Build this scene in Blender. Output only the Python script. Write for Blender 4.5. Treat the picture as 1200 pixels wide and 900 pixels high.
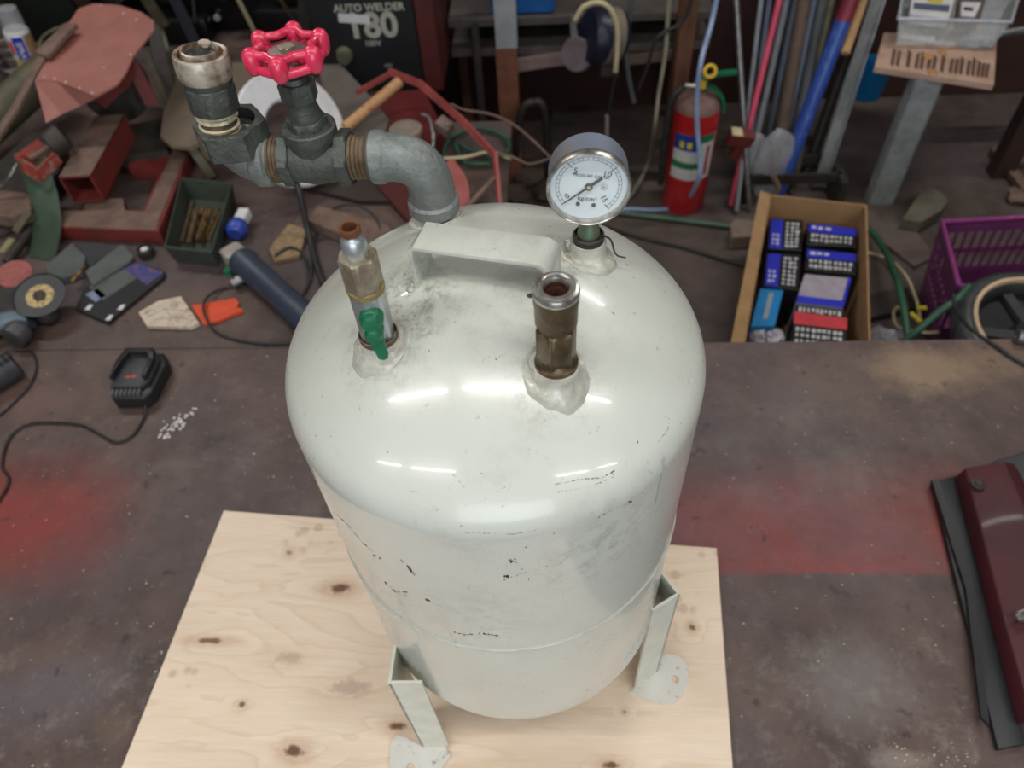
import bpy, bmesh, math, random
from mathutils import Vector, Matrix, noise
from mathutils.bvhtree import BVHTree
random.seed(7)
for o in list(bpy.data.objects): bpy.data.objects.remove(o)
SC = bpy.context.scene
COL = SC.collection
V = Vector
# ------------------------------------------------------------------ camera
CZ = 1.42                      # camera height above the floor
FPX = 875.0                    # focal length in pixels of the 1200 px wide frame
MW = Matrix(((0.99837774, -0.00929431, -0.05617393),
             (0.02871494, -0.76974252, 0.63770832),
             (-0.04916652, -0.63828682, -0.76822691)))   # world axes seen by the camera (x right, y down, z forward)
cd = bpy.data.cameras.new('camera'); cam = bpy.data.objects.new('camera', cd); COL.objects.link(cam)
c0, c1, c2 = MW.col[0], -MW.col[1], -MW.col[2]
cam.matrix_world = Matrix(((c0[0], c1[0], c2[0], 0), (c0[1], c1[1], c2[1], 0), (c0[2], c1[2], c2[2], CZ), (0, 0, 0, 1)))
cd.sensor_width = 36; cd.lens = FPX / 1200 * 36; cd.clip_start = 0.02
cd.dof.use_dof = True; cd.dof.focus_distance = 0.56; cd.dof.aperture_fstop = 7.0
SC.camera = cam
# ------------------------------------------------------------------ world, exposure, lamps
w = bpy.data.worlds.new('world'); SC.world = w; w.use_nodes = True
w.node_tree.nodes['Background'].inputs[0].default_value = (0.75, 0.85, 1.0, 1)
w.node_tree.nodes['Background'].inputs[1].default_value = 0.3
SC.view_settings.view_transform = 'Standard'; SC.view_settings.look = 'None'
SC.view_settings.gamma = 1; SC.view_settings.use_curve_mapping = False
SC.view_settings.exposure = 0.55
def area(name, loc, sx, sy, power, col, rot=(0, 0, 0)):
    l = bpy.data.lights.new(name, 'AREA'); l.shape = 'RECTANGLE'; l.size = sx; l.size_y = sy; l.energy = power; l.color = col
    o = bpy.data.objects.new(name, l); COL.objects.link(o); o.location = loc; o.rotation_euler = rot; return o
TUBES_AND_FILL = [(-1.25, -0.15), (0.15, -0.13), (1.55, -0.13), (-2.9, -1.8), (-1.4, -1.8), (2.0, -2.1), (3.5, -2.1), (-1.6, 1.9), (1.2, 1.9)]  # last two, over the back, are added fill to brighten the background
for (x, y) in TUBES_AND_FILL:
    area('tube_and_fill_light', (x, y, 2.66), 1.15, 0.05, 9 if y < 1 else 13, (1.0, 0.985, 0.94))
area('doorway_daylight', (0.3, -3.1, 1.5), 2.6, 2.0, 34, (0.86, 0.94, 1.0), (math.radians(90), 0, 0))

# ------------------------------------------------------------------ helpers
def P(u, v, z=None, y=None, h=None, d=None):
    """world point seen at photo pixel (u, v): at height z, at depth y, at horizontal distance h or at range d"""
    r = MW @ V((u - 600.0, v - 450.0, FPX))
    if z is not None: t = (z - CZ) / r.z
    elif y is not None: t = y / r.y
    elif h is not None: t = h / math.hypot(r.x, r.y)
    else: t = d / r.length
    return V((r.x * t, r.y * t, CZ + r.z * t))
def hd(p): return math.hypot(p.x, p.y)
def srgb(c):
    f = lambda x: (x / 12.92 if x <= 0.04045 else ((x + 0.055) / 1.055) ** 2.4)
    return tuple(f(x / 255.0) for x in c) + (1.0,)
MATS = {}
def mat(name, col, rough=0.5, metal=0.0, col2=None, scale=30, mix=(0.35, 0.7), bump=0.0, bscale=200, coat=0.0, alpha=None, trans=0.0, emit=None, stretch=None):
    if name in MATS: return MATS[name]
    m = bpy.data.materials.new(name); m.use_nodes = True; nt = m.node_tree; N = nt.nodes; L = nt.links
    b = N['Principled BSDF']
    b.inputs['Roughness'].default_value = rough; b.inputs['Metallic'].default_value = metal
    b.inputs['Coat Weight'].default_value = coat; b.inputs['Coat Roughness'].default_value = 0.08
    b.inputs['Transmission Weight'].default_value = trans
    c = srgb(col); c2 = srgb(col2) if col2 else tuple(x * 0.72 for x in c[:3]) + (1,)
    tc = N.new('ShaderNodeTexCoord'); src = tc.outputs['Object']
    if stretch:
        mp = N.new('ShaderNodeMapping'); mp.inputs['Scale'].default_value = stretch; L.new(src, mp.inputs[0]); src = mp.outputs[0]
    nz = N.new('ShaderNodeTexNoise'); nz.inputs['Scale'].default_value = scale; nz.inputs['Detail'].default_value = 6; nz.inputs['Roughness'].default_value = 0.65
    L.new(src, nz.inputs['Vector'])
    rp = N.new('ShaderNodeValToRGB'); rp.color_ramp.elements[0].position = mix[0]; rp.color_ramp.elements[1].position = mix[1]
    rp.color_ramp.elements[0].color = c; rp.color_ramp.elements[1].color = c2
    L.new(nz.outputs[0], rp.inputs[0]); L.new(rp.outputs[0], b.inputs['Base Color'])
    if bump:
        n2 = N.new('ShaderNodeTexNoise'); n2.inputs['Scale'].default_value = bscale; n2.inputs['Detail'].default_value = 4; L.new(src, n2.inputs['Vector'])
        bp = N.new('ShaderNodeBump'); bp.inputs['Strength'].default_value = bump; bp.inputs['Distance'].default_value = 0.002
        L.new(n2.outputs[0], bp.inputs['Height']); L.new(bp.outputs[0], b.inputs['Normal'])
    if alpha is not None: b.inputs['Alpha'].default_value = alpha
    MATS[name] = m; return m
ROOTLOC = {}
def link(name, bm, m, parent=None, smooth=None, origin=None):
    """one mesh object; shapes are authored in world coordinates and moved to the parent's (or own) origin"""
    off = ROOTLOC.get(parent.name, V((0, 0, 0))) if parent else (V(origin) if origin is not None else None)
    if off is None:
        xs = [v.co for v in bm.verts]
        off = V(((min(c.x for c in xs) + max(c.x for c in xs)) / 2, (min(c.y for c in xs) + max(c.y for c in xs)) / 2, min(c.z for c in xs)))
    bmesh.ops.translate(bm, verts=bm.verts, vec=-off)
    bmesh.ops.recalc_face_normals(bm, faces=bm.faces)
    me = bpy.data.meshes.new(name); bm.to_mesh(me); bm.free()
    for mm in (m if isinstance(m, (list, tuple)) else [m]): me.materials.append(mm)
    o = bpy.data.objects.new(name, me); COL.objects.link(o)
    if smooth is not None:
        me.shade_smooth()
        me.set_sharp_from_angle(angle=math.radians(smooth))
    if parent:
        o.parent = parent; ROOTLOC[o.name] = ROOTLOC.get(parent.name, V((0, 0, 0)))
    else:
        o.location = off; ROOTLOC[o.name] = off.copy()
    return o
def thing(name, label, cat, loc, group=None):
    o = bpy.data.objects.new(name, None); COL.objects.link(o); o.location = loc; o.empty_display_size = 0.05
    ROOTLOC[o.name] = V(loc); o['label'] = label; o['category'] = cat
    if group: o['group'] = group
    return o
def tag(o, label, cat, group=None):
    o['label'] = label; o['category'] = cat
    if group: o['group'] = group
    return o
def struct(o): o['kind'] = 'structure'; return o
def frame(loc, z, x=(1, 0, 0)):
    z = V(z).normalized(); x = V(x); x = (x - z * x.dot(z))
    if x.length < 1e-5: x = V((0, 1, 0)) - z * z.y
    x.normalize(); y = z.cross(x)
    return Matrix(((x.x, y.x, z.x, loc[0]), (x.y, y.y, z.y, loc[1]), (x.z, y.z, z.z, loc[2]), (0, 0, 0, 1)))
def NB(): return bmesh.new()
def lathe(bm, prof, M=Matrix(), seg=32, a0=0.0, a1=2 * math.pi, mi=0, noisef=None):
    rings = []; full = abs(a1 - a0 - 2 * math.pi) < 1e-6
    n = seg if full else seg + 1
    for (r, z) in prof:
        if r < 1e-7: rings.append([bm.verts.new(M @ V((0, 0, z)))]); continue
        rg = []
        for i in range(n):
            a = a0 + (a1 - a0) * i / seg; rr = r
            if noisef: rr = r + noisef(a, z)
            rg.append(bm.verts.new(M @ V((rr * math.cos(a), rr * math.sin(a), z))))
        rings.append(rg)
    for A, B in zip(rings, rings[1:]):
        k = seg if full else seg
        for i in range(k):
            j = (i + 1) % n
            if len(A) == 1 and len(B) == 1: continue
            if len(A) == 1: f = bm.faces.new((A[0], B[i], B[j]))
            elif len(B) == 1: f = bm.faces.new((A[i], A[j], B[0]))
            else: f = bm.faces.new((A[i], A[j], B[j], B[i]))
            f.material_index = mi
    return bm
def cyl(bm, a, b, r, r2=None, seg=16, mi=0, cap=True):
    a = V(a); b = V(b); L_ = (b - a).length; r2 = r if r2 is None else r2
    pr = [(r, 0), (r2, L_)]
    if cap: pr = [(0, 0)] + pr + [(0, L_)]
    return lathe(bm, pr, frame(a, b - a), seg, mi=mi)
def prism(bm, pts, z0, z1, M=Matrix(), mi=0):
    lo = [bm.verts.new(M @ V((p[0], p[1], z0))) for p in pts]; hi = [bm.verts.new(M @ V((p[0], p[1], z1))) for p in pts]
    fs = [bm.faces.new(lo[::-1]), bm.faces.new(hi)]
    for i in range(len(pts)):
        j = (i + 1) % len(pts); fs.append(bm.faces.new((lo[i], lo[j], hi[j], hi[i])))
    for f in fs: f.material_index = mi
    return fs
def box(bm, c, s, M=Matrix(), mi=0):
    x, y = s[0] / 2, s[1] / 2
    return prism(bm, [(-x, -y), (x, -y), (x, y), (-x, y)], -s[2] / 2, s[2] / 2, M @ Matrix.Translation(V(c)), mi)
def rbox(bm, c, s, r, M=Matrix(), mi=0):
    """box with rounded vertical corners and bevelled rims"""
    x, y = s[0] / 2 - r, s[1] / 2 - r; pts = []
    for cx, cy, a in ((x, y, 0), (-x, y, 90), (-x, -y, 180), (x, -y, 270)):
        for k in range(4):
            t = math.radians(a + k * 30); pts.append((cx + r * math.cos(t), cy + r * math.sin(t)))
    q = 0.35 * r; T = M @ Matrix.Translation(V(c)); hz = s[2] / 2; rings = []
    for z, sc in ((-hz, q), (-hz + q, 0), (hz - q, 0), (hz, q)):
        rings.append([bm.verts.new(T @ V((p[0] * (1 - sc / (s[0] / 2)), p[1] * (1 - sc / (s[1] / 2)), z))) for p in pts])
    n = len(pts); fs = [bm.faces.new(rings[0][::-1]), bm.faces.new(rings[-1])]
    for A, B in zip(rings, rings[1:]):
        for i in range(n): fs.append(bm.faces.new((A[i], A[(i + 1) % n], B[(i + 1) % n], B[i])))
    for f in fs: f.material_index = mi
def slab(bm, px, z0, z1, mi=0):
    """solid whose top outline is given by photo pixels measured at height z1"""
    q = [P(u, v, z=z1) for u, v in px]
    return prism(bm, [(p.x, p.y) for p in q], z0, z1, mi=mi)
def bevel(bm, w, seg=2):
    bmesh.ops.bevel(bm, geom=bm.edges[:], offset=w, segments=seg, affect='EDGES', profile=0.5, clamp_overlap=True)
def catmull(pts, n=8):
    pts = [V(p) for p in pts]
    if len(pts) < 3: return pts
    q = [pts[0] * 2 - pts[1]] + pts + [pts[-1] * 2 - pts[-2]]; out = []
    for i in range(1, len(q) - 2):
        for k in range(n):
            t = k / n; a, b, c, d = q[i - 1], q[i], q[i + 1], q[i + 2]
            out.append(0.5 * ((2 * b) + (c - a) * t + (2 * a - 5 * b + 4 * c - d) * t * t + (3 * b - a - 3 * c + d) * t ** 3))
    out.append(pts[-1]); return out
def tube(bm, pts, r, seg=8, smooth=True, mi=0, closed=False, n=8):
    p = catmull(pts, n) if smooth else [V(x) for x in pts]
    rr = r if callable(r) else (lambda t: r)
    up = V((0.13, 0.2, 0.97)); rings = []; prev = None
    for i, c in enumerate(p):
        a = p[max(i - 1, 0)]; b = p[min(i + 1, len(p) - 1)]
        t = (b - a)
        if t.length < 1e-9: t = V((0, 0, 1))
        t.normalize()
        x = (prev if prev is not None else up); x = x - t * x.dot(t)
        if x.length < 1e-4: x = V((1, 0, 0)) - t * t.x
        x.normalize(); prev = x; y = t.cross(x); R = rr(i / (len(p) - 1))
        rings.append([bm.verts.new(c + x * R * math.cos(2 * math.pi * k / seg) + y * R * math.sin(2 * math.pi * k / seg)) for k in range(seg)])
    for A, B in zip(rings, rings[1:]):
        for k in range(seg):
            f = bm.faces.new((A[k], A[(k + 1) % seg], B[(k + 1) % seg], B[k])); f.material_index = mi
    for rg in (rings[0], rings[-1]):
        f = bm.faces.new(rg); f.material_index = mi
def ribbon(bm, pts, w, th, wdir, smooth=True, mi=0):
    """flat bar along a path: width w along wdir, thickness th"""
    p = catmull(pts, 6) if smooth else [V(x) for x in pts]
    rings = []
    for i, c in enumerate(p):
        t = (p[min(i + 1, len(p) - 1)] - p[max(i - 1, 0)]).normalized()
        x = V(wdir); x = (x - t * x.dot(t)).normalized(); y = t.cross(x)
        rings.append([bm.verts.new(c + x * w / 2 * a + y * th / 2 * b) for a, b in ((1, 1), (-1, 1), (-1, -1), (1, -1))])
    for A, B in zip(rings, rings[1:]):
        for k in range(4): bm.faces.new((A[k], A[(k + 1) % 4], B[(k + 1) % 4], B[k])).material_index = mi
    bm.faces.new(rings[0]).material_index = mi; bm.faces.new(rings[-1]).material_index = mi
def torus(bm, R, r, M, seg=40, s2=10, mi=0, rf=None):
    rings = []
    for i in range(seg):
        a = 2 * math.pi * i / seg; RR = R + (rf(a) if rf else 0)
        rings.append([bm.verts.new(M @ V(((RR + r * math.cos(2 * math.pi * k / s2)) * math.cos(a), (RR + r * math.cos(2 * math.pi * k / s2)) * math.sin(a), r * math.sin(2 * math.pi * k / s2)))) for k in range(s2)])
    for i in range(seg):
        A, B = rings[i], rings[(i + 1) % seg]
        for k in range(s2): bm.faces.new((A[k], A[(k + 1) % s2], B[(k + 1) % s2], B[k])).material_index = mi
def ball(bm, c, r, sx=1, sy=1, sz=1, seg=14, M=None, mi=0):
    M = M or Matrix.Translation(V(c))
    rg = bmesh.ops.create_uvsphere(bm, u_segments=seg, v_segments=max(6, seg // 2 + 1), radius=r, matrix=M @ Matrix.Diagonal((sx, sy, sz, 1)))
    if mi:
        for v in rg['verts']:
            for f in v.link_faces: f.material_index = mi
def crumple(bm, c, s, amp, freq, seed=0, sub=3):
    r = bmesh.ops.create_icosphere(bm, subdivisions=sub, radius=1.0)
    for v in r['verts']:
        p = v.co.copy(); n = noise.noise(p * freq + V((seed, seed * 2, 0))) + 0.5 * noise.noise(p * freq * 2.3 + V((seed, 5, 1)))
        q = p * (1 + amp * n); v.co = V((c[0] + q.x * s[0], c[1] + q.y * s[1], c[2] + max(q.z, -0.95) * s[2]))
def hexpts(r, n=6, rot=0): return [(r * math.cos(2 * math.pi * i / n + rot), r * math.sin(2 * math.pi * i / n + rot)) for i in range(n)]
def hexnut(bm, M, r, z0, z1, n=6, rot=0, ch=0.06, hole=None, mi=0):
    """hex nut with chamfered corners, optional bore"""
    k = 48; prof = []
    apo = r * math.cos(math.pi / n)
    def rad(a): 
        a = (a - rot) % (2 * math.pi / n) - math.pi / n; return apo / math.cos(a)
    c = ch * r; rings = []
    for z, lim in ((z0, apo * 1.0), (z0 + c, 9), (z1 - c, 9), (z1, apo * 1.0)):
        rings.append([bm.verts.new(M @ V((min(rad(2 * math.pi * i / k), lim) * math.cos(2 * math.pi * i / k), min(rad(2 * math.pi * i / k), lim) * math.sin(2 * math.pi * i / k), z))) for i in range(k)])
    if hole:
        hz = (z0 + z1) / 2
        for z in (z1, hz): rings.append([bm.verts.new(M @ V((hole * math.cos(2 * math.pi * i / k), hole * math.sin(2 * math.pi * i / k), z))) for i in range(k)])
    for A, B in zip(rings, rings[1:]):
        for i in range(k): bm.faces.new((A[i], A[(i + 1) % k], B[(i + 1) % k], B[i])).material_index = mi
    bm.faces.new(rings[0][::-1]).material_index = mi; bm.faces.new(rings[-1]).material_index = mi
def text(bm, s, size, M, depth=0.0002, align='CENTER', mi=0, bold=0.0):
    cu = bpy.data.curves.new('t', 'FONT'); cu.body = s; cu.size = size; cu.align_x = align; cu.align_y = 'CENTER'; cu.extrude = depth; cu.resolution_u = 3; cu.offset = bold
    o = bpy.data.objects.new('t', cu); COL.objects.link(o); bpy.context.view_layer.update()
    me = bpy.data.meshes.new_from_object(o); me.transform(M)
    n0 = len(bm.faces); bm.from_mesh(me); bm.faces.ensure_lookup_table()
    for f in bm.faces[n0:]: f.material_index = mi
    bpy.data.objects.remove(o); bpy.data.curves.remove(cu); bpy.data.meshes.remove(me)
#@@MATS
# ------------------------------------------------------------------ materials
def bench_mat(name, patches, bands=(), scuff=None, base=(95, 76, 71), dark=(62, 49, 47), tan=(122, 100, 84)):
    """worn painted steel plate: mottled dark brown, rubbed paint patches (x, y, rx, ry, rgb, strength), pale specks"""
    m = bpy.data.materials.new(name); m.use_nodes = True; nt = m.node_tree; N = nt.nodes; L = nt.links; b = N['Principled BSDF']
    g = N.new('ShaderNodeNewGeometry'); pos = g.outputs['Position']
    def nz(s, d=6, r=0.6, vec=pos, dist=0.0):
        n = N.new('ShaderNodeTexNoise'); n.inputs['Scale'].default_value = s; n.inputs['Detail'].default_value = d; n.inputs['Roughness'].default_value = r; n.inputs['Distortion'].default_value = dist; L.new(vec, n.inputs['Vector']); return n.outputs[0]
    def ramp(v, a, bb, ca=(0, 0, 0, 1), cb=(1, 1, 1, 1)):
        r = N.new('ShaderNodeValToRGB'); r.color_ramp.elements[0].position = a; r.color_ramp.elements[1].position = bb; r.color_ramp.elements[0].color = ca; r.color_ramp.elements[1].color = cb; L.new(v, r.inputs[0]); return r.outputs[0]
    def mixc(f, a, c):
        x = N.new('ShaderNodeMix'); x.data_type = 'RGBA'; L.new(f, x.inputs[0])
        for s, q in ((6, a), (7, c)):
            if isinstance(q, tuple): x.inputs[s].default_value = q
            else: L.new(q, x.inputs[s])
        return x.outputs[2]
    def mul(a, c):
        x = N.new('ShaderNodeMath'); x.operation = 'MULTIPLY'; L.new(a, x.inputs[0])
        if isinstance(c, float): x.inputs[1].default_value = c
        else: L.new(c, x.inputs[1])
        return x.outputs[0]
    col = ramp(nz(9, 8, 0.7), 0.35, 0.68, srgb(base), srgb(dark))
    col = mixc(mul(ramp(nz(4.0, 5, 0.6), 0.5, 0.7), 0.55), col, srgb(tan))
    wob = nz(7, 5, 0.7)
    for (x, y, rx, ry, c, st) in patches:
        mp = N.new('ShaderNodeMapping'); mp.vector_type = 'POINT'; mp.inputs['Location'].default_value = (-x / rx, -y / ry, 0); mp.inputs['Scale'].default_value = (1 / rx, 1 / ry, 0)
        L.new(pos, mp.inputs[0]); ln = N.new('ShaderNodeVectorMath'); ln.operation = 'LENGTH'; L.new(mp.outputs[0], ln.inputs[0])
        ad = N.new('ShaderNodeMath'); ad.operation = 'ADD'; L.new(ln.outputs['Value'], ad.inputs[0]); L.new(wob, ad.inputs[1])
        k = ramp(ad.outputs[0], 0.65, 1.95, (1, 1, 1, 1), (0, 0, 0, 1))
        col = mixc(mul(k, float(st)), col, srgb(c))
    sp = N.new('ShaderNodeSeparateXYZ'); L.new(pos, sp.inputs[0]); w2 = nz(11, 6, 0.75)
    def edge(axis, v0, v1, wamt):
        mr = N.new('ShaderNodeMapRange'); mr.interpolation_type = 'SMOOTHSTEP'; mr.inputs['From Min'].default_value = v0; mr.inputs['From Max'].default_value = v1
        q = N.new('ShaderNodeMath'); q.operation = 'MULTIPLY_ADD'; L.new(w2, q.inputs[0]); q.inputs[1].default_value = wamt; 
        sub_ = N.new('ShaderNodeMath'); sub_.operation = 'SUBTRACT'; L.new(sp.outputs[axis], sub_.inputs[0]); sub_.inputs[1].default_value = wamt * 0.5; L.new(sub_.outputs[0], q.inputs[2])
        L.new(q.outputs[0], mr.inputs['Value']); return mr.outputs[0]
    for (ya, yb, yc, yd, xa, xb, xc, xd, c, st) in bands:       # rubbed bands: hard lower edge, soft upper edge
        k = mul(mul(edge(1, ya, yb, 0.02), edge(1, yd, yc, 0.12)), mul(edge(0, xa, xb, 0.08), edge(0, xd, xc, 0.08)))
        k = mul(k, ramp(nz(5, 6, 0.7), 0.25, 0.6, (0.35, 0.35, 0.35, 1), (1, 1, 1, 1)))
        col = mixc(mul(k, float(st)), col, srgb(c))
    if scuff: col = mixc(mul(mul(edge(1, scuff, scuff - 0.12, 0.2), ramp(nz(26, 9, 0.78), 0.52, 0.72)), 0.42), col, srgb((158, 148, 142)))
    col = mixc(mul(ramp(nz(55, 6, 0.7), 0.60, 0.74), 0.30), col, srgb((150, 134, 124)))
    col = mixc(mul(ramp(nz(2.2, 4, 0.6), 0.45, 0.6), 0.35), col, srgb((92, 84, 90)))
    col = mixc(mul(ramp(nz(150, 2, 0.5), 0.745, 0.765), 0.7), col, srgb((196, 186, 176)))
    col = mixc(mul(ramp(nz(38, 3, 0.55), 0.66, 0.74), 0.6), col, srgb((34, 29, 30)))
    L.new(col, b.inputs['Base Color'])
    L.new(ramp(nz(14, 6, 0.7), 0.3, 0.7, (0.38, 0.38, 0.38, 1), (0.62, 0.62, 0.62, 1)), b.inputs['Roughness'])
    bp = N.new('ShaderNodeBump'); bp.inputs['Strength'].default_value = 0.35; bp.inputs['Distance'].default_value = 0.002; L.new(nz(90, 6, 0.7), bp.inputs['Height']); L.new(bp.outputs[0], b.inputs['Normal'])
    return m
def patch(u, v, ru, rv, c, st):
    p = P(u, v, z=0.405); a = P(u + ru, v, z=0.405); bq = P(u, v - rv, z=0.405)
    return (p.x, p.y, abs(a.x - p.x), abs(bq.y - p.y), c, st)
def by(u, v): return P(u, v, z=0.405).y
def bx(u, v): return P(u, v, z=0.405).x
MAT_BENCH = bench_mat('worn_bench_steel', [
    patch(1100, 430, 230, 62, (134, 112, 90), 0.95), patch(60, 470, 200, 60, (112, 84, 74), 0.6), patch(800, 600, 70, 60, (146, 60, 54), 0.5), patch(900, 455, 130, 50, (76, 62, 60), 0.5),
    patch(60, 810, 190, 110, (98, 90, 94), 0.7), patch(1000, 790, 230, 130, (110, 102, 100), 0.85), patch(1060, 890, 90, 35, (146, 136, 126), 0.6)],
    bands=[(by(980, 676), by(980, 670), by(980, 620), by(980, 520), bx(700, 620), bx(780, 620), bx(1110, 620), bx(1240, 620), (134, 54, 49), 1.0),
           (by(50, 720), by(50, 640), by(50, 600), by(50, 515), -3, -2, bx(60, 620), bx(185, 620), (132, 52, 49), 1.0)], scuff=by(980, 690))
MAT_TABLE = bench_mat('dusty_table_steel', [patch(230, 350, 160, 50, (104, 80, 72), 0.6), patch(500, 200, 150, 80, (70, 58, 52), 0.6)], base=(92, 74, 68), dark=(56, 46, 43))
MAT_FLOOR = bench_mat('dirty_concrete', [], base=(92, 80, 74), dark=(62, 53, 50), tan=(108, 97, 88))

def tank_mat():
    m = bpy.data.materials.new('white_tank_paint'); m.use_nodes = True; nt = m.node_tree; N = nt.nodes; L = nt.links; b = N['Principled BSDF']
    pos = N.new('ShaderNodeNewGeometry').outputs['Position']
    def nz(s, d=5, r=0.6, sc=None):
        n = N.new('ShaderNodeTexNoise'); n.inputs['Scale'].default_value = s; n.inputs['Detail'].default_value = d; n.inputs['Roughness'].default_value = r
        if sc:
            mp = N.new('ShaderNodeMapping'); mp.inputs['Scale'].default_value = sc; L.new(pos, mp.inputs[0]); L.new(mp.outputs[0], n.inputs['Vector'])
        else: L.new(pos, n.inputs['Vector'])
        return n.outputs[0]
    def ramp(v, a, bb, ca=(0, 0, 0, 1), cb=(1, 1, 1, 1)):
        r = N.new('ShaderNodeValToRGB'); r.color_ramp.elements[0].position = a; r.color_ramp.elements[1].position = bb; r.color_ramp.elements[0].color = ca; r.color_ramp.elements[1].color = cb; L.new(v, r.inputs[0]); return r.outputs[0]
    def mixc(f, a, c, st=1.0):
        mu = N.new('ShaderNodeMath'); mu.operation = 'MULTIPLY'; L.new(f, mu.inputs[0]); mu.inputs[1].default_value = st
        x = N.new('ShaderNodeMix'); x.data_type = 'RGBA'; L.new(mu.outputs[0], x.inputs[0]); L.new(a, x.inputs[6]); x.inputs[7].default_value = c; return x.outputs[2]
    col = ramp(nz(6, 5, 0.6), 0.35, 0.7, srgb((206, 208, 200)), srgb((195, 198, 188)))
    col = mixc(ramp(nz(22, 8, 0.75), 0.56, 0.78), col, srgb((166, 163, 152)), 0.4)
    # grime gathered round the fittings and the handle
    def near(x, y, z, r, st, c):
        nonlocal col
        mp = N.new('ShaderNodeMapping'); mp.inputs['Location'].default_value = (-x / r, -y / r, -z / r); mp.inputs['Scale'].default_value = (1 / r,) * 3; L.new(pos, mp.inputs[0])
        ln = N.new('ShaderNodeVectorMath'); ln.operation = 'LENGTH'; L.new(mp.outputs[0], ln.inputs[0])
        k = ramp(ln.outputs['Value'], 0.25, 1.0, (1, 1, 1, 1), (0, 0, 0, 1)); k2 = ramp(nz(75, 8, 0.8), 0.47, 0.62)
        mu = N.new('ShaderNodeMath'); mu.operation = 'MULTIPLY'; L.new(k, mu.inputs[0]); L.new(k2, mu.inputs[1])
        col = mixc(mu.outputs[0], col, c, st)
    near(-0.100, 0.360, 1.075, 0.045, 0.75, srgb((96, 84, 74)))
    near(-0.113, 0.329, 1.064, 0.045, 0.5, srgb((120, 110, 98)))
    near(0.0, 0.30, 1.06, 0.04, 0.5, srgb((126, 116, 100)))
    near(0.005, 0.40, 1.08, 0.035, 0.7, srgb((110, 84, 70)))
    near(-0.089, 0.455, 1.066, 0.035, 0.7, srgb((96, 74, 60)))
    near(-0.03, 0.36, 1.08, 0.09, 0.25, srgb((150, 146, 138)))
    near(-0.055, 0.23, 0.86, 0.07, 0.35, srgb((140, 132, 120)))
    near(0.03, 0.25, 0.95, 0.07, 0.35, srgb((120, 118, 110)))
    col = mixc(ramp(nz(230, 2, 0.5), 0.755, 0.775), col, srgb((70, 62, 54)), 0.8)
    col = mixc(ramp(nz(120, 4, 0.6, (1, 1, 0.12)), 0.66, 0.72), col, srgb((150, 148, 138)), 0.45)
    L.new(col, b.inputs['Base Color'])
    L.new(ramp(nz(12, 6, 0.7), 0.3, 0.75, (0.16, 0.16, 0.16, 1), (0.34, 0.34, 0.34, 1)), b.inputs['Roughness'])
    b.inputs['Coat Weight'].default_value = 0.35; b.inputs['Coat Roughness'].default_value = 0.06
    bp = N.new('ShaderNodeBump'); bp.inputs['Strength'].default_value = 0.10; bp.inputs['Distance'].default_value = 0.001; L.new(nz(55, 3, 0.5), bp.inputs['Height']); L.new(bp.outputs[0], b.inputs['Normal'])
    return m
MAT_TANK = tank_mat()
MAT_WELD = mat('painted_weld', (200, 200, 190), 0.22, col2=(172, 168, 154), scale=90, bump=0.5, bscale=160, coat=0.3)
MAT_LEGP = mat('white_leg_paint', (212, 214, 202), 0.4, col2=(196, 196, 182), scale=40)
MAT_FOOT = mat('chipped_white_paint', (212, 210, 202), 0.5, col2=(128, 112, 98), scale=110, mix=(0.58, 0.72), bump=0.3)
MAT_GALV = mat('cast_galvanised_iron', (140, 145, 144), 0.5, 0.4, col2=(106, 111, 108), scale=35, bump=0.5, bscale=260)
MAT_GALVD = mat('dull_malleable_iron', (88, 94, 90), 0.55, 0.45, col2=(66, 66, 60), scale=40, bump=0.6, bscale=240)
MAT_NICKEL = mat('tarnished_nickel', (176, 168, 150), 0.42, 0.65, col2=(124, 106, 84), scale=70, bump=0.2)
MAT_ZINC = mat('bright_zinc', (196, 202, 204), 0.36, 0.75, col2=(160, 166, 168), scale=50)
MAT_CHROME = mat('worn_chrome', (206, 204, 200), 0.28, 0.8, col2=(130, 122, 112), scale=120)
MAT_BRASS = mat('dirty_brass', (128, 112, 88), 0.38, 0.75, col2=(78, 64, 48), scale=60, bump=0.15, bscale=320)
MAT_RUST = mat('orange_rust', (122, 74, 40), 0.7, 0.2, col2=(84, 50, 28), scale=120, bump=0.4)
MAT_RUSTM = mat('rusty_threads', (120, 104, 84), 0.5, 0.5, col2=(84, 66, 48), scale=90, bump=0.3)
MAT_TAPE = mat('old_thread_tape', (218, 212, 186), 0.5, col2=(150, 132, 90), scale=140, bump=0.4)
MAT_OLIVE = mat('yellowed_sealant', (146, 132, 78), 0.5, col2=(100, 88, 52), scale=90)
MAT_PINK = mat('pink_red_enamel', (222, 58, 94), 0.28, col2=(206, 44, 80), scale=20, coat=0.5)
MAT_GREEN = mat('green_plastic', (20, 108, 72), 0.4, col2=(14, 88, 60), scale=40)
MAT_GCASE = mat('gauge_case_steel', (128, 138, 156), 0.4, 0.3, col2=(150, 136, 110), scale=26, mix=(0.46, 0.62), bump=0.1)
MAT_BLACK = mat('black_ink', (24, 24, 26), 0.6)
MAT_DIAL = mat('dial_white', (222, 232, 236), 0.5, col2=(214, 224, 228))
MAT_DARKGREY = mat('charcoal_plastic', (58, 59, 63), 0.5, col2=(46, 46, 50), scale=60, bump=0.15)
MAT_BLACKP = mat('black_plastic', (32, 32, 35), 0.45, col2=(24, 24, 26), scale=60, bump=0.1)
MAT_RUBBER = mat('black_rubber', (30, 30, 32), 0.55, col2=(46, 44, 42), scale=40)
MAT_MAROON = mat('maroon_paint', (76, 22, 31), 0.6, col2=(56, 18, 25), scale=12, coat=0.05)
MAT_REDM = mat('dusty_red_machine_paint', (120, 42, 36), 0.6, col2=(92, 40, 34), scale=25)
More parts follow.
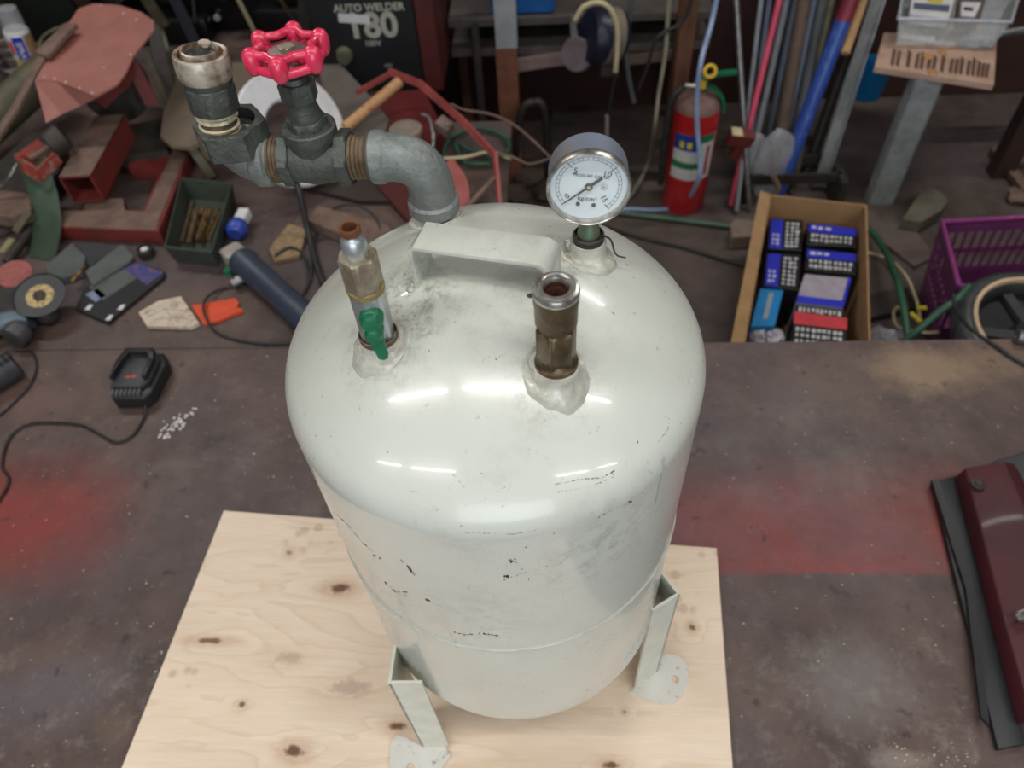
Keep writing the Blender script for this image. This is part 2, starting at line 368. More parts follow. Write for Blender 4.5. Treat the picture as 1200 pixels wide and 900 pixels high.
MAT_DUST = mat('dusty_brown_steel', (120, 96, 84), 0.75, col2=(88, 70, 62), scale=25)
MAT_GUARD = mat('salmon_guard_paint', (160, 102, 92), 0.6, col2=(138, 90, 80), scale=14)
MAT_DKSTEEL = mat('dark_dirty_steel', (66, 60, 56), 0.6, 0.3, col2=(40, 36, 34), scale=30)
MAT_STEEL = mat('plain_steel', (150, 150, 150), 0.4, 0.8, col2=(110, 106, 102), scale=60)
MAT_OLIVED = mat('drab_olive_steel', (92, 88, 68), 0.6, 0.2, col2=(66, 60, 46), scale=25)
MAT_GREENSH = mat('dark_green_sheet', (58, 76, 58), 0.6, col2=(42, 56, 44), scale=18)
MAT_REDP = mat('red_paint', (176, 30, 34), 0.35, col2=(150, 24, 28), scale=15, coat=0.3)
MAT_WOODP = mat('tan_wood', (176, 132, 92), 0.7, col2=(140, 98, 66), scale=12, stretch=(1, 6, 6))
MAT_CARD = mat('cardboard', (168, 132, 92), 0.85, col2=(150, 116, 80), scale=20)
MAT_WHITEP = mat('white_plastic', (214, 212, 214), 0.5, col2=(196, 194, 196), scale=30)
MAT_CREAM = mat('cream_plastic', (196, 182, 146), 0.5, col2=(170, 156, 122), scale=30)
MAT_BLUE = mat('blue_print', (40, 48, 190), 0.4, col2=(34, 40, 170), scale=40)
MAT_BLUEP = mat('blue_plastic', (14, 92, 160), 0.45, col2=(10, 74, 132), scale=20)
MAT_CYAN = mat('cyan_print', (20, 128, 190), 0.4, col2=(16, 110, 170), scale=20)
MAT_LBLUE = mat('pale_blue_hose', (146, 164, 196), 0.4, col2=(126, 144, 176), scale=20)
MAT_GREY = mat('grey_card', (92, 96, 94), 0.7, col2=(76, 80, 78), scale=20)
MAT_ORANGE = mat('orange_paint', (222, 82, 42), 0.5, col2=(196, 66, 34), scale=40)
MAT_PAPERD = mat('grimy_white_board', (206, 190, 172), 0.7, col2=(150, 126, 108), scale=55, mix=(0.5, 0.7))
MAT_DKWALL = mat('dark_maroon_board', (66, 38, 33), 0.7, col2=(46, 28, 25), scale=5)
MAT_ROOM = mat('workshop_wall', (78, 74, 70), 0.85, col2=(60, 56, 52), scale=4)
MAT_BROWNW = mat('brown_timber', (112, 74, 52), 0.7, col2=(78, 52, 38), scale=10, stretch=(6, 6, 1))
MAT_GREENHOSE = mat('dark_green_hose', (44, 88, 66), 0.5, col2=(34, 70, 52), scale=20)
MAT_PURPLE = mat('purple_plastic', (112, 54, 100), 0.4, col2=(90, 42, 82), scale=15)
MAT_CLEAR = mat('clear_plastic', (216, 220, 220), 0.25, col2=(200, 206, 206), alpha=0.35)
MAT_BAG = mat('crumpled_clear_film', (196, 196, 200), 0.25, col2=(170, 170, 176), scale=30, alpha=0.45)
MAT_GOLD = mat('brassy_drill_steel', (196, 152, 84), 0.3, 0.8, col2=(92, 70, 48), scale=60, mix=(0.45, 0.6))
#@@ROOM
# ------------------------------------------------------------------ room
def wall(name, c, s, m):
    b = NB(); box(b, c, s); return struct(link(name, b, m))
wall('floor', (0, 0, -0.03), (9, 7.4, 0.06), MAT_FLOOR)
wall('wall_back', (0, 2.45, 1.35), (9, 0.1, 2.82), MAT_DKWALL)
wall('wall_left', (-4.45, 0, 1.35), (0.1, 4.78, 2.82), MAT_ROOM)
wall('wall_right', (4.45, 0, 1.35), (0.1, 4.78, 2.82), MAT_ROOM)
wall('ceiling', (0, -0.4, 2.81), (9, 6.6, 0.1), MAT_ROOM)
b = NB()
for c, s in (((-2.9, -3.3, 1.35), (3.1, 0.1, 2.7)), ((3.1, -3.3, 1.35), (2.7, 0.1, 2.7)), ((0.2, -3.3, 2.62), (3.1, 0.1, 0.16))): box(b, c, s)
struct(link('wall_front', b, MAT_ROOM))
struct(link('trim_1', (lambda b: (box(b, (1.5, 2.28, 0.02), (3.0, 0.22, 0.04)), b)[1])(NB()), MAT_FLOOR))

# ------------------------------------------------------------------ work bench (near) and steel table (left, behind it)
BZ = 0.405
def table(name, label, x0, x1, y0, y1, m, legs, notch=None):
    t = thing(name, label, 'workbench', ((x0 + x1) / 2, (y0 + y1) / 2, 0))
    b = NB(); nx, ny = notch or (x1 - 0.01, y1 - 0.0001); prism(b, [(x0, y0), (x1, y0), (x1, ny), (nx, ny), (nx, y1), (x0, y1)], BZ - 0.02, BZ); bevel(b, 0.00005 if not notch else 0.002); link('bench_top', b, m, t)
    x1 = nx if notch else x1
    b = NB()
    for y in (y0 + 0.03, y1 - 0.03): box(b, ((x0 + x1) / 2, y, BZ - 0.05), (x1 - x0 - 0.02, 0.04, 0.06))
    for x in (x0 + 0.03, x1 - 0.03): box(b, (x, (y0 + y1) / 2, BZ - 0.05), (0.04, y1 - y0 - 0.1, 0.06))
    link('rail_frame', b, MAT_DKSTEEL, t)
    for (x, y) in legs:
        b = NB(); box(b, (x, y, (BZ - 0.08) / 2), (0.05, 0.05, BZ - 0.08)); link('leg', b, MAT_DKSTEEL, t)
    return t
table('workbench', 'low steel-topped workbench with rubbed red paint carrying the white tank', -1.6, 1.45, -0.45, 0.936, MAT_BENCH, [(-1.5, -0.4), (1.35, -0.4), (-1.5, 0.88), (1.35, 0.88)])
table('steel_table', 'dusty brown steel table behind the bench at left, cluttered with tools', -2.3, -0.10, 0.938, 2.36, MAT_TABLE, [(-2.2, 1.02), (-0.40, 1.02), (-2.2, 2.28), (-0.40, 2.28)], notch=(-0.33, 1.70))
#@@BOARD
# ------------------------------------------------------------------ plywood board
def ply_mat():
    m = bpy.data.materials.new('plywood_face'); m.use_nodes = True; nt = m.node_tree; N = nt.nodes; L = nt.links; b = N['Principled BSDF']
    pos = N.new('ShaderNodeNewGeometry').outputs['Position']
    def math_(op, a, c):
        x = N.new('ShaderNodeMath'); x.operation = op
        for i, q in enumerate((a, c)):
            if q is None: continue
            if isinstance(q, (int, float)): x.inputs[i].default_value = q
            else: L.new(q, x.inputs[i])
        return x.outputs[0]
    def mapped(x, y, rx, ry):
        mp = N.new('ShaderNodeMapping'); mp.inputs['Location'].default_value = (-x / rx, -y / ry, 0); mp.inputs['Scale'].default_value = (1 / rx, 1 / ry, 0); L.new(pos, mp.inputs[0])
        ln = N.new('ShaderNodeVectorMath'); ln.operation = 'LENGTH'; L.new(mp.outputs[0], ln.inputs[0]); return ln.outputs['Value']
    def ramp(v, els):
        r = N.new('ShaderNodeValToRGB'); e = r.color_ramp.elements
        while len(e) < len(els): e.new(0.5)
        for i, (p, c) in enumerate(els): e[i].position = p; e[i].color = c
        L.new(v, r.inputs[0]); return r.outputs[0]
    def nzv(sc, s, d=5, r=0.6, dist=0.0):
        mp = N.new('ShaderNodeMapping'); mp.inputs['Scale'].default_value = sc; mp.inputs['Rotation'].default_value = (0, 0, 0.08); L.new(pos, mp.inputs[0])
        n = N.new('ShaderNodeTexNoise'); n.inputs['Scale'].default_value = s; n.inputs['Detail'].default_value = d; n.inputs['Roughness'].default_value = r; n.inputs['Distortion'].default_value = dist; L.new(mp.outputs[0], n.inputs['Vector']); return n.outputs[0]
    def mixc(f, a, c):
        x = N.new('ShaderNodeMix'); x.data_type = 'RGBA'; L.new(f, x.inputs[0])
        for s, q in ((6, a), (7, c)):
            if isinstance(q, tuple): x.inputs[s].default_value = q
            else: L.new(q, x.inputs[s])
        return x.outputs[2]
    W1, K0 = (1, 1, 1, 1), (0, 0, 0, 1)
    KN = [(398, 690, 15, 7, 1.0), (411, 806, 30, 13, 0.35), (345, 880, 13, 9, 1.0), (283, 826, 5, 4, 0.9), (466, 851, 12, 6, 1.0), (339, 648, 5, 4, 0.6), (247, 751, 20, 4, 0.9), (339, 772, 20, 9, 0.3), (811, 735, 5, 5, 0.9), (715, 897, 12, 6, 1.0), (732, 834, 3, 3, 0.6)]
    fld = nzv((1.2, 5, 1), 2.2, 3, 0.5, 0.6)
    for (u, v, ru, rv, s) in KN:                       # grain flows round the knots
        p = P(u, v, z=0.42); a = P(u + ru, v, z=0.42); q = P(u, v + rv, z=0.42); rx = abs(a.x - p.x); ry = abs(q.y - p.y)
        dd = mapped(p.x, p.y, rx * 5, max(ry * 4, rx * 1.6)); k = ramp(dd, [(0.0, W1), (1.0, K0)]); fld = math_('ADD', fld, math_('MULTIPLY', k, 0.22))
    saw = math_('FRACT', math_('MULTIPLY', fld, 7.0), None)
    grain = ramp(saw, [(0.0, K0), (0.75, (0.35, 0.35, 0.35, 1)), (0.9, W1), (1.0, K0)])
    fine = nzv((4, 60, 1), 6, 4, 0.6)
    col = ramp(fine, [(0.3, srgb((238, 219, 200))), (0.7, srgb((229, 207, 184)))])
    col = mixc(math_('MULTIPLY', grain, 0.30), col, srgb((196, 160, 122)))
    col = mixc(math_('MULTIPLY', ramp(nzv((1, 2, 1), 3.5, 3, 0.5), [(0.45, K0), (0.7, W1)]), 0.4), col, srgb((208, 184, 156)))
    for (u, v, ru, rv, s) in KN:
        p = P(u, v, z=0.42); a = P(u + ru, v, z=0.42); q = P(u, v + rv, z=0.42); rx = abs(a.x - p.x); ry = abs(q.y - p.y)
        dd = math_('ADD', mapped(p.x, p.y, rx, ry), math_('MULTIPLY', math_('SUBTRACT', nzv((1, 1, 1), 90, 4, 0.7), 0.5), 1.6))
        halo = ramp(math_('MULTIPLY', dd, 0.4), [(0.2, W1), (1.0, K0)]); col = mixc(math_('MULTIPLY', halo, 0.5 * s), col, srgb((170, 118, 70)))
        core = ramp(dd, [(0.45, W1), (0.95, K0)]); col = mixc(math_('MULTIPLY', core, 0.9 * s), col, srgb((92, 58, 34)))
    # faint smudged ink stamps
    for (u, v, ru, rv) in ((370, 628, 45, 24), (640 + 185, 655, 26, 24), (215, 795, 30, 18), (800, 690, 20, 40)):
        p = P(u, v, z=0.42); a = P(u + ru, v, z=0.42); q = P(u, v + rv, z=0.42)
        k = ramp(mapped(p.x, p.y, abs(a.x - p.x), abs(q.y - p.y)), [(0.7, W1), (1.0, K0)])
        vo = N.new('ShaderNodeTexVoronoi'); vo.inputs['Scale'].default_value = 48; L.new(pos, vo.inputs['Vector'])
        k = math_('MULTIPLY', k, ramp(vo.outputs['Distance'], [(0.25, W1), (0.42, K0)])); col = mixc(math_('MULTIPLY', k, 0.4), col, srgb((164, 134, 102)))
    L.new(col, b.inputs['Base Color']); b.inputs['Roughness'].default_value = 0.6
    bp = N.new('ShaderNodeBump'); bp.inputs['Strength'].default_value = 0.15; bp.inputs['Distance'].default_value = 0.001; L.new(fine, bp.inputs['Height']); L.new(bp.outputs[0], b.inputs['Normal'])
    return m
b = NB(); A_, B_ = P(262, 598, z=0.42), P(840, 642, z=0.42)
dL = (P(142, 900, z=0.42) - A_).normalized(); dR = (P(859, 900, z=0.42) - B_).normalized()
C_, D_ = B_ + dR * 0.62, A_ + dL * 0.62
fs = prism(b, [(p.x, p.y) for p in (A_, D_, C_, B_)], BZ, 0.42); bevel(b, 0.0012)
tag(link('plywood_board', b, ply_mat()), 'pale knotty plywood board lying on the bench under the white tank', 'board')
#@@TANK
# ------------------------------------------------------------------ air tank
AX = V((-0.04584, 0.38586, 0)); R = 0.16
TK = thing('air_tank', 'scuffed white steel air tank standing on three legs on the plywood board', 'tank', (AX.x, AX.y, 0.42))
def headprof():
    rk, Rc, zc = 0.04, 0.20, 0.99
    zcc = zc - math.sqrt((Rc - rk) ** 2 - (R - rk) ** 2); th = math.atan2(zc - zcc, R - rk); out = []
    for i in range(11): a = th * i / 10; out.append((R - rk + rk * math.cos(a), zc + rk * math.sin(a)))
    for i in range(1, 21): a = th + (math.pi / 2 - th) * i / 20; out.append((max(Rc * math.cos(a), 0.0), zcc + Rc * math.sin(a)))
    out[-1] = (0.0, out[-1][1]); return out
HP = headprof(); TC = Matrix.Translation(V((AX.x, AX.y, 0)))
prof = [(r, 1.60 - z) for r, z in HP[::-1]] + [(R, 0.70), (R, 0.792), (R, 0.7975), (R, 0.799), (R + 0.0012, 0.8005), (R + 0.0012, 0.802), (R, 0.8035), (R, 0.805), (R, 0.811), (R, 0.90), (R, 0.985)] + HP
b = NB(); lathe(b, prof, TC, 144)
TREE = BVHTree.FromBMesh(b)
link('tank_shell', b, MAT_TANK, TK, smooth=50)
def hit(u, v):
    r = (MW @ V((u - 600.0, v - 450.0, FPX))).normalized(); l, n, i, dd = TREE.ray_cast(V((0, 0, CZ)), r)
    return (l, n if n.dot(r) < 0 else -n) if l else (None, None)
def domez(x, y):
    l, n, i, dd = TREE.ray_cast(V((x, y, 1.4)), V((0, 0, -1))); return l.z, (n if n.z > 0 else -n)
b = NB()
torus(b, R + 0.0003, 0.0013, TC @ Matrix.Translation((0, 0, 0.8012)), 200, 8, rf=lambda a: 0.0006 * noise.noise(V((a * 14, 3, 0))))
link('weld_seam', b, MAT_WELD, TK, smooth=60)
# welded bosses
def boss(x, y, r0, r1, h, seed):
    z, n = domez(x, y); b = NB(); z0 = 1.084
    rings = []
    for k, (t, hh) in enumerate(((1.0, -0.002), (1.0, 0.0006), (0.92, 0.0022), (0.72, 0.0034), (0.50, 0.0032), (0.28, 0.0030), (0.10, 0.0040), (0.0, h * 0.5), (0.0, h))):
        rg = []
        for i in range(40):
            a = 2 * math.pi * i / 40; rr = r1 + (r0 - r1) * t
            nn = noise.noise(V((math.cos(a) * 2.4 + seed, math.sin(a) * 2.4, seed * 3 + k * 0.35))); rr += (0.0024 * nn) * (1 if 0 < t else 0)
            px, py = x + rr * math.cos(a), y + rr * math.sin(a); dz = domez(px, py)[0] * t + z * (1 - t)
            if t == 0: rr = r1; dz = z
            rg.append(b.verts.new((px, py, dz + hh + 0.0010 * noise.noise(V((a * 3 + seed, k * 0.7, seed))) * (t > 0))))
        rings.append(rg)
    for A, B in zip(rings, rings[1:]):
        for i in range(40): b.faces.new((A[i], A[(i + 1) % 40], B[(i + 1) % 40], B[i]))
    b.faces.new(rings[-1]); return link('weld_boss', b, MAT_WELD, TK, smooth=60)
F1 = V((AX.x + 0.0474, AX.y - 0.081)); F2 = V((AX.x - 0.067, AX.y - 0.0565)); F3 = V((AX.x - 0.0431, AX.y + 0.0744)); F4 = V((AX.x + 0.0705, AX.y + 0.0217))
boss(F1.x, F1.y, 0.0215, 0.0148, 0.012, 1); boss(F2.x, F2.y, 0.0205, 0.0132, 0.009, 2); boss(F3.x, F3.y, 0.0215, 0.0165, 0.008, 3); boss(F4.x, F4.y, 0.0205, 0.0125, 0.015, 4)
# quick coupler, front right
def M0(f, z=0): return Matrix.Translation(V((f.x, f.y, z)))
z1 = domez(F1.x, F1.y)[0]
b = NB(); M = M0(F1)
lathe(b, [(0, 1.066), (0.0136, 1.066), (0.0136, 1.0755), (0.0120, 1.077), (0.0112, 1.080)], M, 32)
hexnut(b, M, 0.0126, 1.077, 1.106, 6, rot=0.25, ch=0.08)
lathe(b, [(0.0108, 1.1055), (0.0108, 1.109), (0.0125, 1.110), (0.0128, 1.124), (0.0132, 1.126), (0.0134, 1.1315), (0.0129, 1.132)], M, 40)
cp = link('air_coupler', b, MAT_BRASS, TK, smooth=35); cp['label'] = 'tarnished brown brass quick coupler socket'
b = NB(); lathe(b, [(0.0129, 1.1310), (0.0135, 1.1318), (0.0136, 1.1345), (0.0130, 1.1362), (0.0112, 1.1366), (0.0106, 1.1356), (0.0098, 1.1352), (0.0094, 1.1364), (0.0078, 1.1364), (0.0070, 1.1345), (0.0066, 1.120), (0, 1.120)], M, 48)
sl = link('chrome_sleeve', b, MAT_CHROME, cp, smooth=35)
b = NB(); lathe(b, [(0.00655, 1.134), (0.0062, 1.121), (0, 1.1215)], M, 32); lathe(b, [(0.0064, 1.131), (0.0056, 1.1295), (0.0052, 1.122)], M, 32)
link('rusty_bore', b, mat('dark_rust_bore', (84, 48, 26), 0.6, col2=(44, 26, 18), scale=160), cp, smooth=35)
b = NB(); ball(b, (F1.x - 0.0142, F1.y + 0.001, 1.129), 0.0016, 1.5, 1, 0.9, 8); link('locking_ball', b, MAT_DKSTEEL, cp, smooth=60)
# ball valve with plug, front left
M = M0(F2)
b = NB(); hexnut(b, M, 0.0114, 1.073, 1.115, 6, rot=0.55, ch=0.05); bv = link('ball_valve', b, MAT_ZINC, TK, smooth=25)
bv['label'] = 'zinc plated hexagonal ball valve body'
b = NB(); lathe(b, [(0.0128, 1.068), (0.0128, 1.0765), (0.0120, 1.077), (0.0112, 1.074)], M, 32); link('base_ring', b, MAT_RUSTM, bv, smooth=40)
b = NB(); lathe(b, [(0.0104, 1.1135), (0.0116, 1.114), (0.0118, 1.1175), (0.0105, 1.118)], M, 32, noisef=lambda a, z: 0.0005 * noise.noise(V((a * 3, z * 900, 0)))); link('sealant_ring', b, MAT_OLIVE, bv, smooth=50)
b = NB(); hexnut(b, M, 0.0121, 1.117, 1.1415, 6, rot=0.45, ch=0.08); hx = link('hex_adaptor', b, MAT_NICKEL, bv, smooth=25)
b = NB(); lathe(b, [(0.0066, 1.141), (0.0066, 1.1425), (0.0071, 1.144), (0.0074, 1.147), (0.0073, 1.152), (0.0062, 1.1545), (0.0054, 1.1555), (0.0054, 1.157)], M, 32); link('plug_nipple', b, MAT_ZINC, bv, smooth=40)
b = NB(); lathe(b, [(0.0054, 1.1565), (0.0060, 1.1572), (0.0061, 1.1608), (0.0054, 1.1617), (0.0044, 1.1614), (0.0040, 1.155), (0, 1.154)], M, 32); link('rusty_plug_lip', b, MAT_RUST, bv, smooth=40)
kd = V((0.10, -1.0, 0.12)).normalized(); kc = V((F2.x + 0.002, F2.y - 0.0085, 1.100))
b = NB(); Mk = frame(kc, kd); lathe(b, [(0.0072, -0.002), (0.0075, 0.004), (0.0070, 0.0055), (0.0064, 0.006), (0.0062, 0.0085), (0.0050, 0.0105), (0, 0.011)], Mk, 32)
lathe(b, [(0.0058, 0.002), (0.0058, 0.010), (0.0040, 0.013), (0, 0.0135)], frame(kc + V((0.0005, 0, -0.008)), kd), 28)
ld = V((0.16, -0.25, -1)).normalized(); p0 = kc + kd * 0.007 + V((0, 0, -0.006))
Ml = frame(p0, kd, x=ld)
prism(b, [(0, -0.0052), (0.022, -0.0030), (0.0235, 0), (0.022, 0.0030), (0, 0.0052)], -0.0022, 0.0022, Ml)
ml = Matrix.Translation(V((0, 0, 0)))
lv = link('green_lever', b, MAT_GREEN, bv, smooth=40)
# pipe run: elbow, gate valve, elbow with union
Z3 = 1.119; corner = V((F3.x, F3.y, Z3)); ex = P(372, 185, z=Z3); dirx = (ex - corner); dirx.z = 0; dirx.normalize()
C2 = P(285, 184, z=Z3)
C2 = corner + dirx * (C2 - corner).dot(dirx)
def along(d, z=0): return corner + dirx * d + V((0, 0, z))
def elbow_path(a, c, bq, rad, n=10):
    u = (a - c).normalized(); w_ = (bq - c).normalized(); p1 = c + u * rad; p2 = c + w_ * rad; out = [a]
    for i in range(n + 1):
        t = i / n; out.append(p1.lerp(c, t).lerp(c.lerp(p2, t), t))
    out.append(bq); return out
Lp = (C2 - corner).length
def dpx(u): # distance along the pipe run seen at column u
    lo, hi = -0.02, 0.25
    for _ in range(40):
        m = (lo + hi) / 2; q = MW.transposed() @ (along(m) - V((0, 0, CZ))); uu = 600 + FPX * q.x / q.z
        if uu > u: lo = m
        else: hi = m
    return lo
b = NB(); z3 = domez(F3.x, F3.y)[0]
pp = elbow_path(V((F3.x, F3.y, z3 + 0.012)), corner, along(dpx(438)), 0.028, 12)
tube(b, pp, 0.0170, 28, smooth=False)
lathe(b, [(0.0165, -0.002), (0.0192, 0.0), (0.0192, 0.008), (0.0170, 0.010)], frame(V((F3.x, F3.y, z3 + 0.010)), (0, 0, 1)), 36)
lathe(b, [(0.0165, -0.002), (0.0188, 0.0), (0.0188, 0.007), (0.0170, 0.010)], frame(along(dpx(438)), -dirx), 36)
el = link('pipe_elbow', b, MAT_GALV, TK, smooth=45)
b = NB(); lathe(b, [(0.0150, 0), (0.0150, 0.009)], M0(F3, z3 + 0.003), 32)
for k in range(3): torus(b, 0.0150, 0.0011, M0(F3, z3 + 0.006 + k * 0.0022), 32, 6)
link('rusty_thread', b, MAT_RUST, el, smooth=40)
def threaded(d0, d1, r, parent, m=MAT_RUSTM, n=6):
    b = NB(); Mx = frame(along(d0), dirx); Lq = d1 - d0; pr = []
    for k in range(n * 2 + 1): pr.append((r + (0.0007 if k % 2 else -0.0002), Lq * k / (n * 2)))
    lathe(b, pr, Mx, 32); return link('threaded_nipple', b, m, parent, smooth=60)
d = dpx
threaded(d(440), d(411), 0.0152, el)
b = NB()
hexnut(b, frame(along(d(413)), dirx), 0.0212, 0, d(398) - d(413), 6, rot=0.3, ch=0.05)
vx = d(372)
Mv = frame(along(d(398)), dirx)
L1 = d(345) - d(398)
lathe(b, [(0.0165, 0), (0.0172, L1 * 0.15), (0.0188, L1 * 0.5), (0.0172, L1 * 0.85), (0.0165, L1)], Mv, 36)
hexnut(b, frame(along(d(346)), dirx), 0.0205, 0, d(333) - d(346), 6, rot=0.3, ch=0.05)
vc = along(vx)
def zat(u, v, base):
    return P(u, v, h=hd(base)).z
MV = Matrix.Translation(V((vc.x, vc.y, 0)))
ztop = zat(376, 143, vc)
lathe(b, [(0.0155, Z3), (0.0165, Z3 + 0.012), (0.0178, ztop - 0.010), (0.0188, ztop - 0.008), (0.0188, ztop - 0.001), (0.0176, ztop), (0, ztop)], MV, 40)
gv = link('gate_valve', b, MAT_GALVD, TK, smooth=32); gv['label'] = 'dull grey iron gate valve body'
b = NB()
hexnut(b, MV, 0.0145, ztop - 0.001, ztop + 0.006, 6, rot=0.2, ch=0.06)
zg = zat(368, 100, vc)
lathe(b, [(0.0105, ztop), (0.0115, ztop + 0.008), (0.0100, zg - 0.012), (0.0095, zg - 0.006)], MV, 28)
hexnut(b, MV, 0.0128, zg - 0.007, zg + 0.006, 6, rot=0.5, ch=0.06)
lathe(b, [(0.0088, zg + 0.006), (0.0078, zg + 0.009), (0, zg + 0.009)], MV, 28)
link('bonnet', b, MAT_GALVD, gv, smooth=32)
zw = zat(344, 60, vc)
b = NB(); lathe(b, [(0.0032, zg + 0.005), (0.0032, zw + 0.003), (0, zw + 0.003)], MV, 16); hexnut(b, MV, 0.0058, zw + 0.001, zw + 0.0045, 6); link('stem_nut', b, MAT_NICKEL, gv, smooth=30)
# handwheel: scalloped rim with six knobs, web of spokes
b = NB(); MW2 = MV @ Matrix.Translation((0, 0, zw))
NK = 6; WR = 0.0205
torus(b, WR - 0.0018, 0.0027, MW2 @ Matrix.Translation((0, 0, 0.0046)), 72, 10, rf=lambda a: -0.0022 * math.cos(NK * a))
torus(b, WR + 0.0002, 0.0030, MW2 @ Matrix.Translation((0, 0, -0.0042)), 72, 10, rf=lambda a: -0.0008 * math.cos(NK * a))
for k in range(NK):
    a = 2 * math.pi * (k + 0.5) / NK; c = V((math.cos(a) * (WR + 0.0022), math.sin(a) * (WR + 0.0022), 0))
    lathe(b, [(0, -0.0084), (0.0032, -0.0078), (0.0050, -0.0052), (0.0057, 0), (0.0056, 0.0042), (0.0044, 0.0074), (0.0022, 0.0088), (0, 0.0091)], MW2 @ Matrix.Translation(c), 16)
    e = V((math.cos(a), math.sin(a), 0))
    tube(b, [MW2 @ (e * 0.006 + V((0, 0, -0.0005))), MW2 @ (e * 0.013 + V((0, 0, -0.003))), MW2 @ (e * (WR + 0.001) + V((0, 0, 0)))], 0.0023, 8)
lathe(b, [(0, -0.006), (0.0068, -0.006), (0.0078, -0.001), (0.0066, 0.0016), (0, 0.002)], MW2, 24)
hwl = link('handwheel', b, MAT_PINK, gv, smooth=60); hwl['label'] = 'glossy pinkish red scalloped handwheel'
b = NB(); lathe(b, [(0.0075, 0.0012), (0.0125, 0.0022), (0.0125, 0.0034), (0.0050, 0.0042), (0, 0.0042)], MW2 @ Matrix.Translation((0, 0, -0.002)), 28); link('wheel_washer', b, MAT_STEEL, gv, smooth=40)
threaded(d(336), d(313), 0.0165, gv, MAT_RUSTM, 5)
# left elbow
b = NB()
zu0 = zat(272, 172, C2)
zu0 = max(zu0, Z3 + 0.012)
pp = elbow_path(along(d(316)), C2, V((C2.x, C2.y, zu0)), 0.022, 12)
tube(b, pp, 0.0175, 28, smooth=False)
lathe(b, [(0.017, -0.002), (0.0200, 0), (0.0200, 0.008), (0.0175, 0.011)], frame(along(d(316)), dirx), 36)
e2 = link('pipe_elbow', b, MAT_GALV, TK, smooth=45)
MU = Matrix.Translation(V((C2.x, C2.y, 0)))
zA = zat(272, 163, C2); zB = zat(262, 143, C2); zC = zat(255, 124, C2); zD = zat(246, 100, C2); zE = zat(241, 88, C2); zF = zat(233, 63, C2)
b = NB(); hexnut(b, MU, 0.0258, zA - 0.006, zB, 6, rot=0.1, ch=0.03, hole=0.0185)
un = link('union_nut', b, MAT_GALVD, TK, smooth=25); un['label'] = 'large grey hexagonal union nut with cast lettering'
b = NB(); text(b, 'SK', 0.009, frame(V((C2.x, C2.y, 0)) + V((math.cos(math.radians(-118)) * 0.0226, math.sin(math.radians(-118)) * 0.0226, (zA + zB) / 2 - 0.002)), (math.cos(math.radians(-114)), math.sin(math.radians(-114)), 0), x=(math.cos(math.radians(-24)), math.sin(math.radians(-24)), 0)), 0.0004); link('cast_letters', b, MAT_GALV, un)
lo_ = P(258, 149, h=hd(C2)); hi_ = P(234, 61, h=hd(C2)); sdir = (hi_ - lo_).normalized(); MS = frame(lo_ - sdir * 0.006, sdir); SL = (hi_ - lo_).length + 0.006
def sfr(u, v): return (P(u, v, h=hd(C2)) - lo_).dot(sdir) + 0.006
kC = sfr(253, 127); kD = sfr(243, 97); kE = sfr(241, 88); kF = SL
b = NB(); lathe(b, [(0.0162, -0.012), (0.0172, -0.008), (0.0172, 0.0015), (0.0162, 0.003), (0.0125, 0.003), (0.0120, kC + 0.004)], MS, 36); nip = link('inner_nipple', b, MAT_RUSTM, un, smooth=35)
b = NB(); zt = 0.0035
for k in range(5):
    if k != 2: lathe(b, [(0.0120, zt), (0.0136, zt + 0.0005), (0.0138, zt + 0.0022), (0.0120, zt + 0.0028)], MS, 36, noisef=lambda a, z, k=k: 0.0008 * noise.noise(V((a * 2.5, z * 700, k))))
    zt += (kC - 0.0035) / 5
link('thread_tape', b, MAT_TAPE, un, smooth=60)
b = NB(); hexnut(b, MS, 0.0168, kC, kD, 8, rot=0.2, ch=0.05)
lathe(b, [(0.0150, kD - 0.001), (0.0160, kD + 0.001), (0.0168, kE)], MS, 40)
tn = link('top_socket', b, MAT_GALVD, TK, smooth=28)
b = NB(); lathe(b, [(0.0166, kE - 0.001), (0.0176, kE + 0.002), (0.0178, kF - 0.0025), (0.0172, kF - 0.0005), (0.0164, kF), (0.0143, kF - 0.0004), (0.0141, kF - 0.0035), (0.0122, kF - 0.003), (0.0120, kF + 0.0018), (0.0106, kF + 0.0022), (0.0100, kF - 0.004)], MS, 48)
link('rusty_collar', b, mat('rust_stained_collar', (190, 180, 166), 0.4, 0.4, col2=(112, 88, 66), scale=60, mix=(0.4, 0.6)), tn, smooth=35)
b = NB(); lathe(b, [(0.0101, kF - 0.001), (0.0098, kF - 0.022), (0, kF - 0.022)], MS, 40); link('socket_bore', b, mat('bore_grey', (104, 112, 110), 0.6, col2=(70, 76, 74), scale=80), tn, smooth=35)
b = NB(); lathe(b, [(0.0159, kF - 0.0002), (0.0143, kF - 0.0028), (0.0124, kF - 0.0026)], MS, 40); link('rust_groove', b, MAT_RUST, tn, smooth=35)
b = NB(); q = MS @ V((0.001, 0.0100, kF + 0.001)); crumple(b, (q.x, q.y, q.z), (0.0045, 0.002, 0.003), 0.6, 1.8, 3, 2); link('sealant_blob', b, mat('pinkish_sealant', (190, 170, 156), 0.6), tn, smooth=60)

